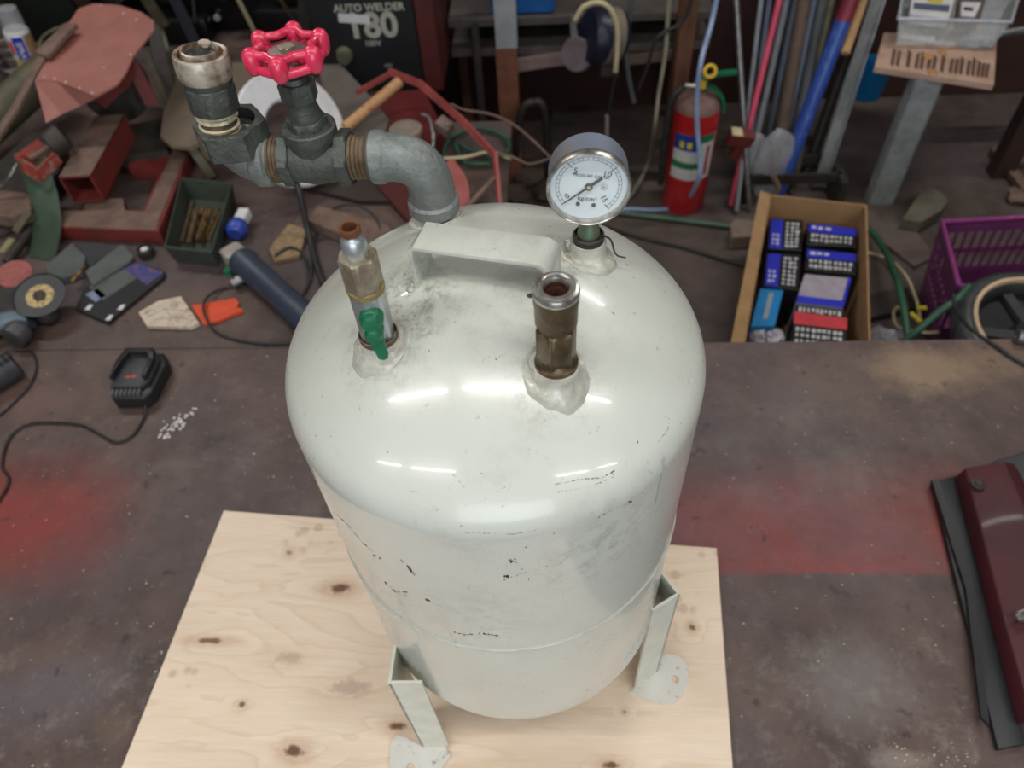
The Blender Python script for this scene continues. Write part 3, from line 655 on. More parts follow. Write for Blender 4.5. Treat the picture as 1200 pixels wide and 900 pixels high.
# pressure gauge
gy = F4.y - 0.0125; gc = P(690, 222.5, y=gy); GR = 0.0262
MG = frame(gc, (-0.015, -1, 0.03), x=(math.cos(0.12), -0.015, -math.sin(0.12)))      # local z faces the viewer, x right, y up
b = NB(); lathe(b, [(0, -0.026), (GR * 0.90, -0.026), (GR * 0.97, -0.0245), (GR * 0.985, -0.022), (GR * 0.985, -0.004), (GR, -0.003)], MG, 64)
ga = link('pressure_gauge', b, MAT_GCASE, TK, smooth=35); ga['label'] = 'round pressure gauge reading near zero'
b = NB(); lathe(b, [(GR * 0.985, -0.005), (GR * 1.02, -0.004), (GR * 1.03, -0.001), (GR * 1.01, 0.0012), (GR * 0.97, 0.0018), (GR * 0.945, 0.001), (GR * 0.935, -0.0045)], MG, 64); link('bezel', b, MAT_CHROME, ga, smooth=40)
b = NB(); lathe(b, [(0, -0.004), (GR * 0.94, -0.004)], MG, 64); link('dial_face', b, MAT_DIAL, ga)
b = NB()
def gang(v): return math.radians(225 - 18 * v)
r_ = GR * 0.80
def arc(bm, r, a0, a1, w_, n=40):
    prev = None
    for i in range(n + 1):
        a = a0 + (a1 - a0) * i / n; q = [bm.verts.new(MG @ V((rr * math.cos(a), rr * math.sin(a), -0.0037))) for rr in (r - w_ / 2, r + w_ / 2)]
        if prev: bm.faces.new((prev[0], prev[1], q[1], q[0]))
        prev = q
arc(b, r_, gang(0), gang(15), 0.00022); arc(b, r_ * 0.90, gang(0), gang(15), 0.00022)
for k in range(31):
    a = gang(k / 2); l0 = r_ * (0.82 if k % 10 == 0 else 0.90); l1 = r_ * (1.05 if k % 10 == 0 else 1.0)
    dx = V((math.cos(a), math.sin(a), 0)); n_ = V((-dx.y, dx.x, 0)) * (0.00022 if k % 10 == 0 else 0.00012)
    b.faces.new([b.verts.new(MG @ (q + V((0, 0, -0.00365)))) for q in (dx * l0 - n_, dx * l1 - n_, dx * l1 + n_, dx * l0 + n_)])
for s, a, rr, sz in (('0', 214, 0.58, 0.0054), ('5', 133, 0.54, 0.0060), ('10', 44, 0.54, 0.0060), ('15', -36, 0.52, 0.0054)):
    A = math.radians(a); text(b, s, sz, MG @ Matrix.Translation((GR * rr * math.cos(A), GR * rr * math.sin(A), -0.0036)) @ Matrix.Rotation(math.radians(-55 if s == '15' else (35 if s == '0' else 0)), 4, 'Z'), 0.00003)
text(b, 'PRESSURE GAUGE', 0.0029, MG @ Matrix.Translation((0.0005, 0.0075, -0.0036)), 0.00003)
text(b, 'kg/cm²', 0.0046, MG @ Matrix.Translation((0.0004, -0.0092, -0.0036)), 0.00003)
text(b, 'JIS', 0.0018, MG @ Matrix.Translation((0.0098, 0.0005, -0.0036)), 0.00003)
arc_c = MG @ Matrix.Translation((0.0098, 0.0005, -0.0037))
torus(b, 0.0021, 0.0001, arc_c, 24, 4)
link('dial_markings', b, MAT_BLACK, ga)
b = NB()
for x in (-0.0050, 0.0052): lathe(b, [(0.0014, -0.0038), (0.0014, -0.0033), (0, -0.0033)], MG @ Matrix.Translation((x, -0.0135, 0)), 16)
link('dial_screw', b, MAT_DKSTEEL, ga)
b = NB(); a = gang(0.05); Mn = MG @ Matrix.Rotation(a, 4, 'Z')
prism(b, [(-0.0015, -0.0007), (GR * 0.66, -0.0004), (GR * 0.80, 0), (GR * 0.66, 0.0004), (-0.0015, 0.0007)], -0.0030, -0.0027, Mn)
prism(b, [(-0.0105, -0.0009), (-0.0015, -0.0011), (-0.0015, 0.0011), (-0.0105, 0.0009)], -0.0030, -0.0027, Mn)
lathe(b, [(0.0026, -0.0032), (0.0026, -0.0025), (0, -0.0023)], MG, 20); link('needle', b, MAT_BLACK, ga)
b = NB(); lathe(b, [(0.0012, -0.0026), (0.0012, -0.0018), (0, -0.0018)], MG, 16); link('needle_pin', b, MAT_CREAM, ga)
glass = bpy.data.materials.new('gauge_glass'); glass.use_nodes = True; gb = glass.node_tree.nodes['Principled BSDF']; gb.inputs['Base Color'].default_value = (1, 1, 1, 1); gb.inputs['Roughness'].default_value = 0.03; gb.inputs['Alpha'].default_value = 0.10
b = NB(); lathe(b, [(0, -0.0002), (GR * 0.93, -0.0006)], MG, 48); link('glass', b, glass, ga)
z4 = domez(F4.x, F4.y)[0]; stc = F4
b = NB(); lathe(b, [(0.0100, z4 + 0.006), (0.0112, z4 + 0.012), (0.0112, z4 + 0.019), (0.0095, z4 + 0.020)], M0(F4), 28, noisef=lambda a, z: 0.0006 * noise.noise(V((math.cos(a) * 2, math.sin(a) * 2, z * 300))))
link('gauge_socket', b, MAT_DKSTEEL, ga, smooth=40)
b = NB(); lathe(b, [(0.0075, z4 + 0.016), (0.0078, z4 + 0.021), (0.0070, z4 + 0.026), (0.0058, z4 + 0.029), (0.0055, gc.z - GR + 0.002)], M0(F4), 28); link('gauge_stem', b, mat('verdigris_brass', (104, 136, 116), 0.5, 0.4, col2=(120, 112, 84), scale=120), ga, smooth=40)
b = NB(); tube(b, [V((F4.x + 0.009, F4.y - 0.003, z4 + 0.021)), V((F4.x + 0.015, F4.y - 0.004, z4 + 0.017)), V((F4.x + 0.019, F4.y - 0.006, z4 + 0.006)), V((F4.x + 0.026, F4.y - 0.007, z4 + 0.0035))], lambda t: 0.0008 * (1 - 0.3 * t), 6); link('hanging_strip', b, MAT_DKSTEEL, ga, smooth=60)
# carry handle
zt = 1.1125
h1, h2, h3, h4 = P(497, 262, z=zt), P(480, 291, z=zt), P(640, 314, z=zt), P(656, 281, z=zt)
cl = (h1 + h2) / 2; cr = (h3 + h4) / 2; wd = (h1 - h2); hw_ = 0.5 * (wd.length + (h4 - h3).length); wdn = ((h1 - h2).normalized() + (h4 - h3).normalized()).normalized()
ax_ = (cr - cl).normalized()
zl = domez(cl.x, cl.y)[0]; zr = domez(cr.x + 0.002, cr.y)[0]
pts = [V((cl.x, cl.y, zl - 0.004)), V((cl.x, cl.y, zt - 0.002)), cl + ax_ * 0.002]
for i in range(7):
    t = math.radians(90 * i / 6); rr = 0.009; pts.append(cr - ax_ * rr + ax_ * rr * math.sin(t) - V((0, 0, rr)) + V((0, 0, rr * math.cos(t))))
pts.append(V((cr.x, cr.y, zr - 0.004)))
b = NB(); ribbon(b, pts, hw_, 0.0030, wdn, smooth=False); bevel(b, 0.0005, 2)
link('carry_handle', b, MAT_TANK, TK, smooth=40)
b = NB()
for (c, s) in ((cl + V((-0.004, 0, 0)), 0.0035), (cr + V((0.003, 0, 0)), 0.0035)):
    for k in range(7):
        q = c + wdn * hw_ * (k / 6 - 0.5); ball(b, (q.x, q.y, domez(q.x, q.y)[0] + 0.0005), s * (0.8 + 0.3 * random.random()), 1, 1, 0.6, 10)
link('handle_weld', b, MAT_WELD, TK, smooth=60)
# legs: bent angle brackets with a drilled foot
def leg(B, C, side, foot, hole):
    zt_, zb_ = 0.663, 0.4245; B = V(B); C = V(C); sd_ = V(side).normalized()
    th = 0.0028; n_ = V((0, 0, 1)).cross((C - B).normalized()); 
    if n_.dot(sd_) < 0: n_ = -n_
    b = NB()
    q = [B, C, C + n_ * th, B + n_ * th]; prism(b, [(p.x, p.y) for p in q], zb_, zt_)
    e = (C - B).normalized(); q = [B, B + e * th, B + e * th + sd_ * 0.042, B + sd_ * 0.042]; prism(b, [(p.x, p.y) for p in q], zb_ - 0.0, zt_ + 0.001)
    l_ = link('leg', b, MAT_LEGP, TK)
    b = NB(); fq = foot; n = len(fq); c = V((hole.x, hole.y)); seg = 24
    outer = []
    # outline resampled around the hole so the plate can be bridged to a round opening
    for i in range(seg):
        a = 2 * math.pi * i / seg; dvec = V((math.cos(a), math.sin(a))); best = None
        for k in range(n):
            p1 = V((fq[k].x, fq[k].y)); p2 = V((fq[(k + 1) % n].x, fq[(k + 1) % n].y)); ee = p2 - p1; den = dvec.x * ee.y - dvec.y * ee.x
            if abs(den) < 1e-12: continue
            w0 = p1 - c; t = (w0.x * ee.y - w0.y * ee.x) / den; s = (w0.x * dvec.y - w0.y * dvec.x) / den
            if t > 0 and -1e-6 <= s <= 1 + 1e-6 and (best is None or t > best): best = t
        outer.append(c + dvec * (best or 0.01))
    rings = []
    for z in (0.4202, 0.4242):
        rings.append(([b.verts.new((p.x, p.y, z)) for p in outer], [b.verts.new((c.x + 0.0050 * math.cos(2 * math.pi * i / seg), c.y + 0.0050 * math.sin(2 * math.pi * i / seg), z)) for i in range(seg)]))
    for i in range(seg):
        j = (i + 1) % seg
        b.faces.new((rings[0][0][i], rings[0][0][j], rings[1][0][j], rings[1][0][i])); b.faces.new((rings[0][1][i], rings[0][1][j], rings[1][1][j], rings[1][1][i]))
        for o_, inn in rings: b.faces.new((o_[i], o_[j], inn[j], inn[i]))
    link('foot_plate', b, MAT_FOOT, l_)
fz = 0.4242
leg((-0.168, 0.2416, 0), (-0.1343, 0.2425, 0), (0.02, 1, 0), [P(u, v, z=fz) for u, v in ((468, 860), (458, 868), (456, 905), (470, 925), (498, 922), (528, 888), (530, 876), (490, 872))], P(481, 899, z=fz))
leg((0.1311, 0.3377, 0), (0.101, 0.3188, 0), (-0.53, 0.85, 0), [P(u, v, z=fz) for u, v in ((735, 806), (742, 815), (785, 826), (798, 818), (806, 800), (807, 782), (797, 768), (780, 766), (768, 775), (750, 800))], P(791, 796, z=fz))
rb = Matrix.Rotation(math.radians(125), 3, 'Z'); A3 = V((AX.x, AX.y, 0))
def r3(p): q = rb @ (V((p[0], p[1], 0)) - A3) + A3; return V((q.x, q.y, p[2] if len(p) > 2 else 0))
leg(r3((0.1311, 0.3377, 0)), r3((0.101, 0.3188, 0)), rb @ V((-0.53, 0.85, 0)), [r3(P(u, v, z=fz)) for u, v in ((735, 806), (742, 815), (785, 826), (798, 818), (806, 800), (807, 782), (797, 768), (780, 766), (768, 775), (750, 800))], r3(P(791, 796, z=fz)))
# scratches and paint chips on the tank skin
MAT_CHIP = mat('bare_dark_chip', (64, 58, 50), 0.6, 0.2, col2=(40, 34, 30), scale=200)
def scratch(pxs, wpx, seed, dens=1.0):
    b = NB(); rnd = random.Random(seed); pts = []
    for (a, c) in zip(pxs, pxs[1:]):
        n = max(2, int(math.hypot(c[0] - a[0], c[1] - a[1]) / 1.5))
        for i in range(n): t = i / n; pts.append((a[0] + (c[0] - a[0]) * t + rnd.uniform(-.4, .4), a[1] + (c[1] - a[1]) * t + rnd.uniform(-.4, .4)))
    pts.append(pxs[-1]); prev = None
    for i, (u, v) in enumerate(pts):
        a = pts[max(i - 1, 0)]; c = pts[min(i + 1, len(pts) - 1)]; t = V((c[0] - a[0], c[1] - a[1])); 
        if t.length < 1e-6: t = V((1, 0))
        t.normalize(); w_ = wpx * rnd.uniform(0.15, 0.6)
        q = []
        for s in (-1, 1):
            l, n = hit(u - t.y * w_ * s, v + t.x * w_ * s)
            if l is None: q = None; break
            q.append(b.verts.new(l + n * 0.00025))
        if q and prev and rnd.random() < dens: b.faces.new((prev[0], prev[1], q[1], q[0]))
        prev = q
    for vv in [x for x in b.verts if not x.link_faces]: b.verts.remove(vv)
    if b.faces: link('paint_scratch', b, MAT_CHIP, TK)
    else: b.free()
for k, (p, w_, dn) in enumerate((
    ([(391, 600), (406, 613), (425, 636), (437, 646)], 1.3, .9), ([(436, 650), (450, 657)], 3.5, .6), ([(468, 655), (478, 664), (486, 674)], 2.8, .9), ([(464, 667), (474, 668)], 1.2, .6),
    ([(451, 682), (463, 693), (478, 694)], 2.6, .95), ([(463, 693), (478, 699)], 2.5, .8), ([(498, 702), (504, 704)], 2.5, 1), ([(532, 741), (545, 744), (556, 743)], 1.6, 1), ([(561, 742), (585, 745)], 1.8, 1),
    ([(590, 680), (600, 676), (640, 664), (662, 660)], 1.0, .6), ([(594, 655), (606, 660), (612, 668)], 3.5, .55), ([(592, 664), (604, 655)], 2.5, .5), ([(590, 676), (598, 675)], 3.5, .8), ([(545, 624), (600, 626), (628, 621)], .9, .8),
    ([(648, 568), (680, 562), (705, 560), (722, 551)], 1.6, .95), ([(650, 577), (690, 571), (722, 558)], 1.0, .5), ([(776, 487), (784, 490), (783, 503), (770, 520)], 1.0, .8), ([(755, 549), (765, 555)], 1.6, 1),
    ([(702, 606), (716, 598)], .9, 1), ([(712, 594), (728, 590), (742, 587)], 3.0, .7), ([(684, 604), (696, 600)], .8, 1), ([(526, 551), (545, 572)], .9, .9), ([(480, 575), (490, 577)], .7, 1), ([(500, 598), (505, 592)], 2.2, 1),
    ([(616, 640), (617, 641)], 3, 1), ([(619, 678), (622, 679)], 3, 1), ([(398, 446), (400, 448)], 3, 1), ([(747, 448), (749, 449)], 2.5, 1), ([(370, 510), (371, 513)], 1.6, 1), ([(421, 475), (422, 482)], 1.0, 1),
    ([(369, 413), (378, 400), (388, 384), (396, 374)], .6, .45), ([(502, 600), (560, 590), (610, 560)], .5, .35), ([(462, 345), (474, 322), (482, 305)], 2.2, .7), ([(470, 350), (490, 343)], 1.4, .5),
    ([(420, 400), (425, 425), (445, 438), (470, 430)], 1.1, .6), ([(627, 400), (612, 430), (620, 452), (648, 468), (680, 462), (694, 440)], 1.0, .5), ([(640, 834), (645, 840)], 1.2, .8), ([(660, 834), (664, 826)], .9, .9))):
    scratch(p, w_, k, dn)
#@@BENCHITEMS
# ------------------------------------------------------------------ things on the near bench
# maroon rail at the right
o = thing('body_panel_rail', 'maroon painted metal rail with black rubber strip at the right bench edge', 'car part', P(1180, 700, z=BZ))
b = NB(); slab(b, [(1092, 564), (1122, 557), (1203, 872), (1170, 878)], BZ, BZ + 0.010); bevel(b, 0.002); link('rubber_flange', b, MAT_BLACKP, o, smooth=40)
b = NB(); slab(b, [(1092, 562), (1100, 560), (1140, 680), (1160, 850), (1150, 840), (1132, 690)], BZ + 0.010, BZ + 0.016); link('flange_lip', b, MAT_BLACKP, o)
def extr(bm, secs):
    rings = [[bm.verts.new(p) for p in s] for s in secs]; n = len(rings[0])
    for A, B in zip(rings, rings[1:]):
        for i in range(n): bm.faces.new((A[i], A[(i + 1) % n], B[(i + 1) % n], B[i]))
    bm.faces.new(rings[0][::-1]); bm.faces.new(rings[-1])
def railsec(u, v, w_):
    base = P(u, v, z=BZ + 0.010); x = V((1, 0.12, 0)); return [base, base + x * 0.006 + V((0, 0, 0.026)), base + x * w_ * 0.62 + V((0, 0, 0.034)), base + x * w_ * 0.80 + V((0, 0, 0.026)), base + x * w_ + V((0, 0, 0.004)), base + x * w_]
b = NB(); extr(b, [railsec(1118, 560, 0.10), railsec(1138, 640, 0.12), railsec(1160, 730, 0.14), railsec(1192, 850, 0.16)]); bevel(b, 0.003, 2); link('maroon_rail', b, MAT_MAROON, o, smooth=40)
b = NB(); p = P(1146, 567, z=BZ + 0.041); lathe(b, [(0.010, -0.002), (0.010, 0.0015), (0.007, 0.002), (0.0045, 0.0005), (0, 0.0005)], Matrix.Translation(p), 24); link('bolt_hole_rim', b, MAT_DKSTEEL, o, smooth=40)
b = NB(); slab(b, [(1162, 541), (1200, 529), (1240, 528), (1290, 850), (1225, 860)], BZ + 0.012, BZ + 0.030); bevel(b, 0.003); link('grey_backing', b, MAT_DARKGREY, o)
o = thing('chrome_clip', 'small shiny metal clip lying on the maroon rail', 'clip', P(1198, 724, z=BZ + 0.046))
b = NB(); p = P(1199, 722, z=BZ + 0.048); box(b, (0, 0, 0), (0.018, 0.010, 0.003), frame(p, (0, 0, 1), x=(1, .35, 0))); box(b, (0, 0.005, 0.004), (0.018, 0.002, 0.010), frame(p, (0, 0, 1), x=(1, .35, 0))); box(b, (0, -0.005, 0.004), (0.018, 0.002, 0.010), frame(p, (0, 0, 1), x=(1, .35, 0))); link('clip_body', b, MAT_CHROME, o)

# battery charger
p = P(170, 448, z=BZ); o = thing('battery_charger', 'small black battery charger with ribbed grey front on the left bench', 'charger', p)
cx = V((1, 0.02, 0)).normalized(); MC = frame(V((p.x, p.y, BZ)), (0, 0, 1), x=cx)
b = NB(); prism(b, [(-0.034, -0.052), (-0.026, -0.062), (0.030, -0.062), (0.040, -0.048), (0.046, 0.020), (0.034, 0.045), (-0.030, 0.048), (-0.040, 0.030), (-0.042, -0.020)], 0.001, 0.030, MC); bevel(b, 0.004, 3); link('charger_base', b, MAT_BLACKP, o, smooth=40)
b = NB(); prism(b, [(-0.034, -0.042), (0.022, -0.044), (0.034, -0.030), (0.036, 0.020), (0.026, 0.038), (-0.026, 0.040), (-0.034, 0.020)], 0.030, 0.040, MC); bevel(b, 0.004, 2); link('charger_top', b, MAT_DARKGREY, o, smooth=40)
b = NB(); prism(b, [(-0.034, 0.012), (-0.026, 0.040), (0.026, 0.038), (0.034, 0.010), (0.026, 0.010), (0.018, 0.030), (-0.018, 0.031), (-0.026, 0.010), (-0.028, -0.026), (-0.034, -0.030)], 0.040, 0.052, MC); bevel(b, 0.002, 2); link('battery_rail', b, MAT_BLACKP, o, smooth=40)
b = NB(); prism(b, [(0.026, 0.012), (0.034, 0.010), (0.032, -0.030), (0.024, -0.030)], 0.040, 0.052, MC); bevel(b, 0.002, 2); link('battery_rail', b, MAT_BLACKP, o, smooth=40)
for k in range(7):
    b = NB(); box(b, (-0.026 + k * 0.0078, -0.052, 0.030), (0.004, 0.012, 0.014), MC); link('front_rib', b, MAT_GREY, o)
b = NB(); lathe(b, [(0.003, 0.0), (0.003, 0.0012), (0, 0.0014)], MC @ Matrix.Translation((0.004, -0.020, 0.0398)), 16); box(b, (-0.006, -0.021, 0.0404), (0.010, 0.003, 0.0006), MC); link('red_indicator', b, MAT_ORANGE, o)
b = NB(); q = [P(u, v, z=BZ + 0.004) for u, v in ((173, 478), (168, 490), (155, 510), (136, 518), (115, 508), (95, 498), (60, 495), (30, 498), (10, 515), (2, 545), (10, 560), (4, 578), (-15, 600), (-60, 630))]; q[0].z = BZ + 0.012
tube(b, q, 0.0022, 8); link('power_cord', b, MAT_RUBBER, o, smooth=60)
# left hand drill body at the frame edge
p = P(0, 430, z=BZ); o = thing('power_tool', 'dark grey power tool body with vent slots at the left frame edge', 'power tool', p)
b = NB(); a_, c_ = P(-60, 470, z=BZ + 0.030), P(30, 418, z=BZ + 0.030); lathe(b, [(0, 0), (0.024, 0.002), (0.028, 0.02), (0.028, 0.10), (0.026, 0.118), (0.020, 0.122), (0, 0.122)], frame(a_ + V((0, 0, -0.001)), c_ - a_), 24); link('motor_housing', b, MAT_DARKGREY, o, smooth=40)
b = NB(); dd = (c_ - a_).normalized(); q = P(33, 402, z=BZ + 0.030); lathe(b, [(0, 0), (0.024, 0), (0.025, 0.02), (0.020, 0.03), (0, 0.03)], frame(P(14, 397, z=BZ + 0.028), V((0.3, 1, 0.0))), 24); link('gear_case', b, mat('dark_slate_casting', (86, 84, 88), 0.5, 0.3), o, smooth=40)
for k in range(4):
    b = NB(); q = P(-2 + k * 6, 424 - k * 5, z=BZ + 0.0585); box(b, (0, 0, 0), (0.006, 0.022, 0.002), frame(q, (0, 0, 1), x=dd)); link('vent_slot', b, MAT_BLACK, o)
b = NB(); tube(b, [P(u, v, z=BZ + 0.003) for u, v in ((20, 412), (36, 412), (43, 428), (36, 450), (20, 468), (0, 486), (-30, 505))], 0.0022, 8); link('power_cord', b, MAT_RUBBER, o, smooth=60)

# pale chips and spills on the bench
for k, (u, v, r) in enumerate(((206, 500, 9), (215, 492, 6), (198, 508, 5), (222, 484, 4))):
    pass
b = NB(); rnd = random.Random(5)
for k in range(46):
    u = 205 + rnd.gauss(0, 10); v = 498 - (u - 205) * 0.7 + rnd.gauss(0, 4); p = P(u, v, z=BZ); crumple(b, (p.x, p.y, BZ + 0.0008), (0.0016 + rnd.random() * 0.003, 0.0014 + rnd.random() * 0.002, 0.0009), 0.4, 2, k, 1)
o = link('plaster_crumbs', b, mat('white_crumb', (216, 208, 204), 0.8)); o['kind'] = 'stuff'; tag(o, 'patch of white crumbs spilled beside the battery charger', 'debris')
b = NB()
for k in range(90):
    u, v = rnd.choice(((rnd.uniform(0, 330), rnd.uniform(400, 560)), (rnd.uniform(830, 1180), rnd.uniform(410, 890)), (rnd.uniform(0, 240), rnd.uniform(560, 890)), (rnd.gauss(1095, 30), rnd.gauss(885, 12))))
    p = P(u, v, z=BZ); crumple(b, (p.x, p.y, BZ + 0.0006), (0.0008 + rnd.random() * 0.0014, 0.0007 + rnd.random() * 0.0012, 0.0007), 0.4, 2, k, 1)
o = link('bench_grit', b, mat('pale_grit', (186, 170, 152), 0.8)); o['kind'] = 'stuff'; tag(o, 'pale grit scattered over the bench top', 'debris')
#@@LEFT
# ------------------------------------------------------------------ things on the left steel table
def pxlen(a, c, z): return (P(a[0], a[1], z=z) - P(c[0], c[1], z=z)).length
# angle grinder with black cup
o = thing('angle_grinder', 'upturned angle grinder with black cutting disc and cream centre label', 'grinder', P(50, 360, z=BZ))
c = P(48, 348, z=BZ + 0.055); Mg = frame(c, (0.12, -0.28, 1)); rg = 0.047
b = NB(); lathe(b, [(0, 0), (0.024, 0), (rg * 0.98, 0.0015), (rg, 0.003), (rg, 0.005), (rg * 0.93, 0.005), (rg * 0.6, 0.0035), (0, 0.0035)], Mg, 48); link('cutting_disc', b, MAT_DARKGREY, o, smooth=40)
b = NB(); lathe(b, [(0.026, 0.0036), (0.026, 0.0042), (0.010, 0.0042)], Mg, 40); link('disc_label', b, mat('cream_disc_label', (186, 164, 112), 0.6, col2=(128, 96, 66), scale=150, mix=(0.5, 0.6)), o)
b = NB(); lathe(b, [(0.0115, 0.004), (0.0115, 0.007), (0.008, 0.009), (0, 0.009)], Mg, 24); link('flange_nut', b, MAT_DKSTEEL, o, smooth=40)
b = NB(); lathe(b, [(rg + 0.004, -0.012), (rg + 0.004, 0.006), (rg + 0.002, 0.006), (rg + 0.002, -0.012)], Mg, 40, a0=math.radians(60), a1=math.radians(250)); lathe(b, [(0.02, -0.012), (rg + 0.004, -0.012)], Mg, 40, a0=math.radians(60), a1=math.radians(250)); link('disc_guard', b, MAT_BLACKP, o, smooth=40)
b = NB(); cyl(b, P(38, 368, z=BZ + 0.030), P(56, 352, z=BZ + 0.030), 0.024, 0.020, 20); ball(b, P(55, 366, z=BZ + 0.026), 0.024, seg=16); link('gear_head', b, MAT_DKSTEEL, o, smooth=50)
b = NB(); cyl(b, P(-70, 395, z=BZ + 0.030), P(36, 372, z=BZ + 0.030), 0.020, 0.022, 24); link('grinder_body', b, mat('blue_grey_casting', (104, 122, 134), 0.4, 0.2), o, smooth=40)
p = P(18, 322, z=BZ + 0.05); b = NB(); lathe(b, [(0, 0), (0.033, 0), (0.034, 0.002), (0.033, 0.005), (0.006, 0.005), (0, 0.004)], frame(p, (0.15, -0.2, 1)), 40); tag(link('sanding_disc', b, mat('pink_abrasive', (160, 92, 88), 0.85, col2=(132, 74, 70), scale=80), smooth=40), 'dull pink sanding disc behind the upturned grinder', 'disc')
b = NB(); slab(b, [(-30, 330), (8, 318), (40, 330), (46, 345), (-20, 380)], BZ + 0.001, BZ + 0.046); bevel(b, 0.004); tag(link('wooden_block', b, MAT_DKSTEEL), 'dark dirty block under the pink sanding disc', 'block')

# cards and packets
b = NB(); slab(b, [(98, 336), (158, 305), (193, 318), (192, 324), (126, 378), (88, 362)], BZ + 0.001, BZ + 0.009); bevel(b, 0.0015); o = tag(link('blister_pack', b, MAT_BLACKP), 'black tool packet with blue printing lying in front of the red saw base', 'packet')
def patchmesh(name, px, z, m, parent, th=0.0006):
    b = NB(); slab(b, px, z, z + th); return link(name, b, m, parent)
patchmesh('blue_label', [(146, 315), (160, 307), (192, 319), (172, 334)], BZ + 0.0091, mat('blue_purple_print', (50, 62, 130), 0.4, col2=(110, 84, 96), scale=120, mix=(0.45, 0.6)), o)
patchmesh('light_label', [(100, 345), (114, 338), (124, 346), (112, 354)], BZ + 0.0091, mat('pale_blue_print', (96, 120, 170), 0.4, col2=(150, 150, 160), scale=100), o)
patchmesh('grey_panel', [(104, 335), (146, 315), (160, 326), (120, 352)], BZ + 0.0091, MAT_GREY, o)
for k, (u, v) in enumerate(((128, 372), (142, 360), (104, 360))): patchmesh('white_mark', [(u - 5, v + 3), (u, v - 3), (u + 5, v - 3), (u + 1, v + 3)], BZ + 0.0098, MAT_WHITEP, o)
b = NB(); slab(b, [(52, 312), (84, 284), (100, 300), (96, 318), (60, 330)], BZ + 0.001, BZ + 0.016); bevel(b, 0.002); tag(link('grey_packet', b, MAT_GREY), 'grey card packet leaning left of the black tool packet', 'packet')
b = NB(); slab(b, [(100, 318), (143, 286), (156, 300), (152, 306), (108, 334)], BZ + 0.010, BZ + 0.016); tag(link('grey_packet', b, MAT_GREY), 'grey card packet resting on the black tool packet', 'packet')
b = NB(); slab(b, [(84, 284), (120, 285), (140, 290), (105, 312)], BZ + 0.001, BZ + 0.008); tag(link('dark_cloth', b, MAT_DARKGREY), 'dark flat wrapper between the two grey packets', 'wrapper')
b = NB(); cyl(b, P(84, 330, z=BZ + 0.021), P(100, 312, z=BZ + 0.021), 0.003, seg=10); tag(link('brass_bit', b, MAT_GOLD, smooth=40), 'short brass coloured bit lying on the left grey packet', 'drill bit')
p = P(173, 299, z=BZ); b = NB(); lathe(b, [(0, 0), (0.017, 0), (0.018, 0.003), (0.017, 0.018), (0.013, 0.021), (0.012, 0.016), (0, 0.016)], Matrix.Translation(p), 24); o = tag(link('small_tin', b, MAT_DKSTEEL, smooth=40), 'small dark metal tin right of the grey packets', 'tin')
b = NB(); crumple(b, (p.x + 0.002, p.y - 0.003, BZ + 0.018), (0.009, 0.007, 0.005), 0.4, 2, 4, 2); link('white_rag_bit', b, MAT_WHITEP, o)
# scraper: white board and orange piece
b = NB(); slab(b, [(162, 366), (186, 352), (212, 347), (233, 378), (222, 383), (172, 382)], BZ + 0.0005, BZ + 0.010); bevel(b, 0.001); o = tag(link('offcut', b, MAT_PAPERD), 'grimy white wooden offcut with a pointed end on the left table', 'offcut')
for k, pl in enumerate(([(172, 372), (195, 362), (222, 366)], [(180, 375), (205, 372), (222, 374)], [(190, 358), (200, 370)])):
    b = NB(); tube(b, [P(u, v, z=BZ + 0.0101) for u, v in pl], 0.0004, 5); link('pencil_line', b, MAT_BLACK, o)
b = NB(); slab(b, [(224, 358), (276, 349), (280, 355), (276, 359), (285, 363), (254, 376), (238, 379)], BZ + 0.0005, BZ + 0.008); bevel(b, 0.0008); tag(link('orange_offcut', b, MAT_ORANGE), 'bright orange painted scrap beside the white offcut', 'offcut')
b = NB(); q = [P(u, v, z=BZ + 0.004) for u, v in ((345, 402), (300, 402), (258, 392), (243, 375), (244, 355), (262, 338), (290, 336))]
for i in (3, 4): q[i].z = BZ + 0.016
tube(b, q, 0.0026, 8); tag(link('black_cable', b, MAT_RUBBER, smooth=60), 'black cable looping over the orange scrap to the blue-grey grinder', 'cable')
# second grinder
o = thing('angle_grinder', 'angle grinder with slate blue round body lying against the tank', 'grinder', P(320, 345, z=BZ))
zz = BZ + 0.034; a_ = P(283, 305, z=zz); c_ = P(372, 385, z=zz)
Lg = (c_ - a_).length
b = NB(); lathe(b, [(0, 0), (0.024, 0.0), (0.030, 0.004), (0.031, 0.016), (0.029, 0.02), (0.027, Lg * 0.5), (0.028, Lg * 0.8), (0.025, Lg), (0, Lg)], frame(a_, c_ - a_), 32); link('motor_body', b, mat('slate_blue_plastic', (52, 60, 76), 0.45, col2=(42, 48, 62), scale=30), o, smooth=40)
b = NB(); h_ = P(276, 302, z=BZ + 0.03); Mh = frame(h_, (0, 0, 1), x=(c_ - a_)); rbox(b, (0, 0, 0.0), (0.036, 0.044, 0.048), 0.008, Mh); link('gear_head', b, mat('light_grey_casting', (168, 160, 150), 0.5, 0.3), o, smooth=40)
b = NB(); cyl(b, P(272, 333, z=BZ + 0.016), P(290, 322, z=BZ + 0.020), 0.009, 0.013, 16); link('spindle_boss', b, MAT_STEEL, o, smooth=40)
b = NB(); box(b, (0, 0, 0), (0.014, 0.014, 0.012), frame(P(268, 318, z=BZ + 0.022), (0, 0, 1))); link('green_button', b, MAT_GREEN, o)
b = NB(); box(b, (0, 0, 0), (0.026, 0.006, 0.008), frame(P(320, 355, z=BZ + 0.012), (0, 0, 1), x=(c_ - a_))); link('white_switch', b, MAT_WHITEP, o)
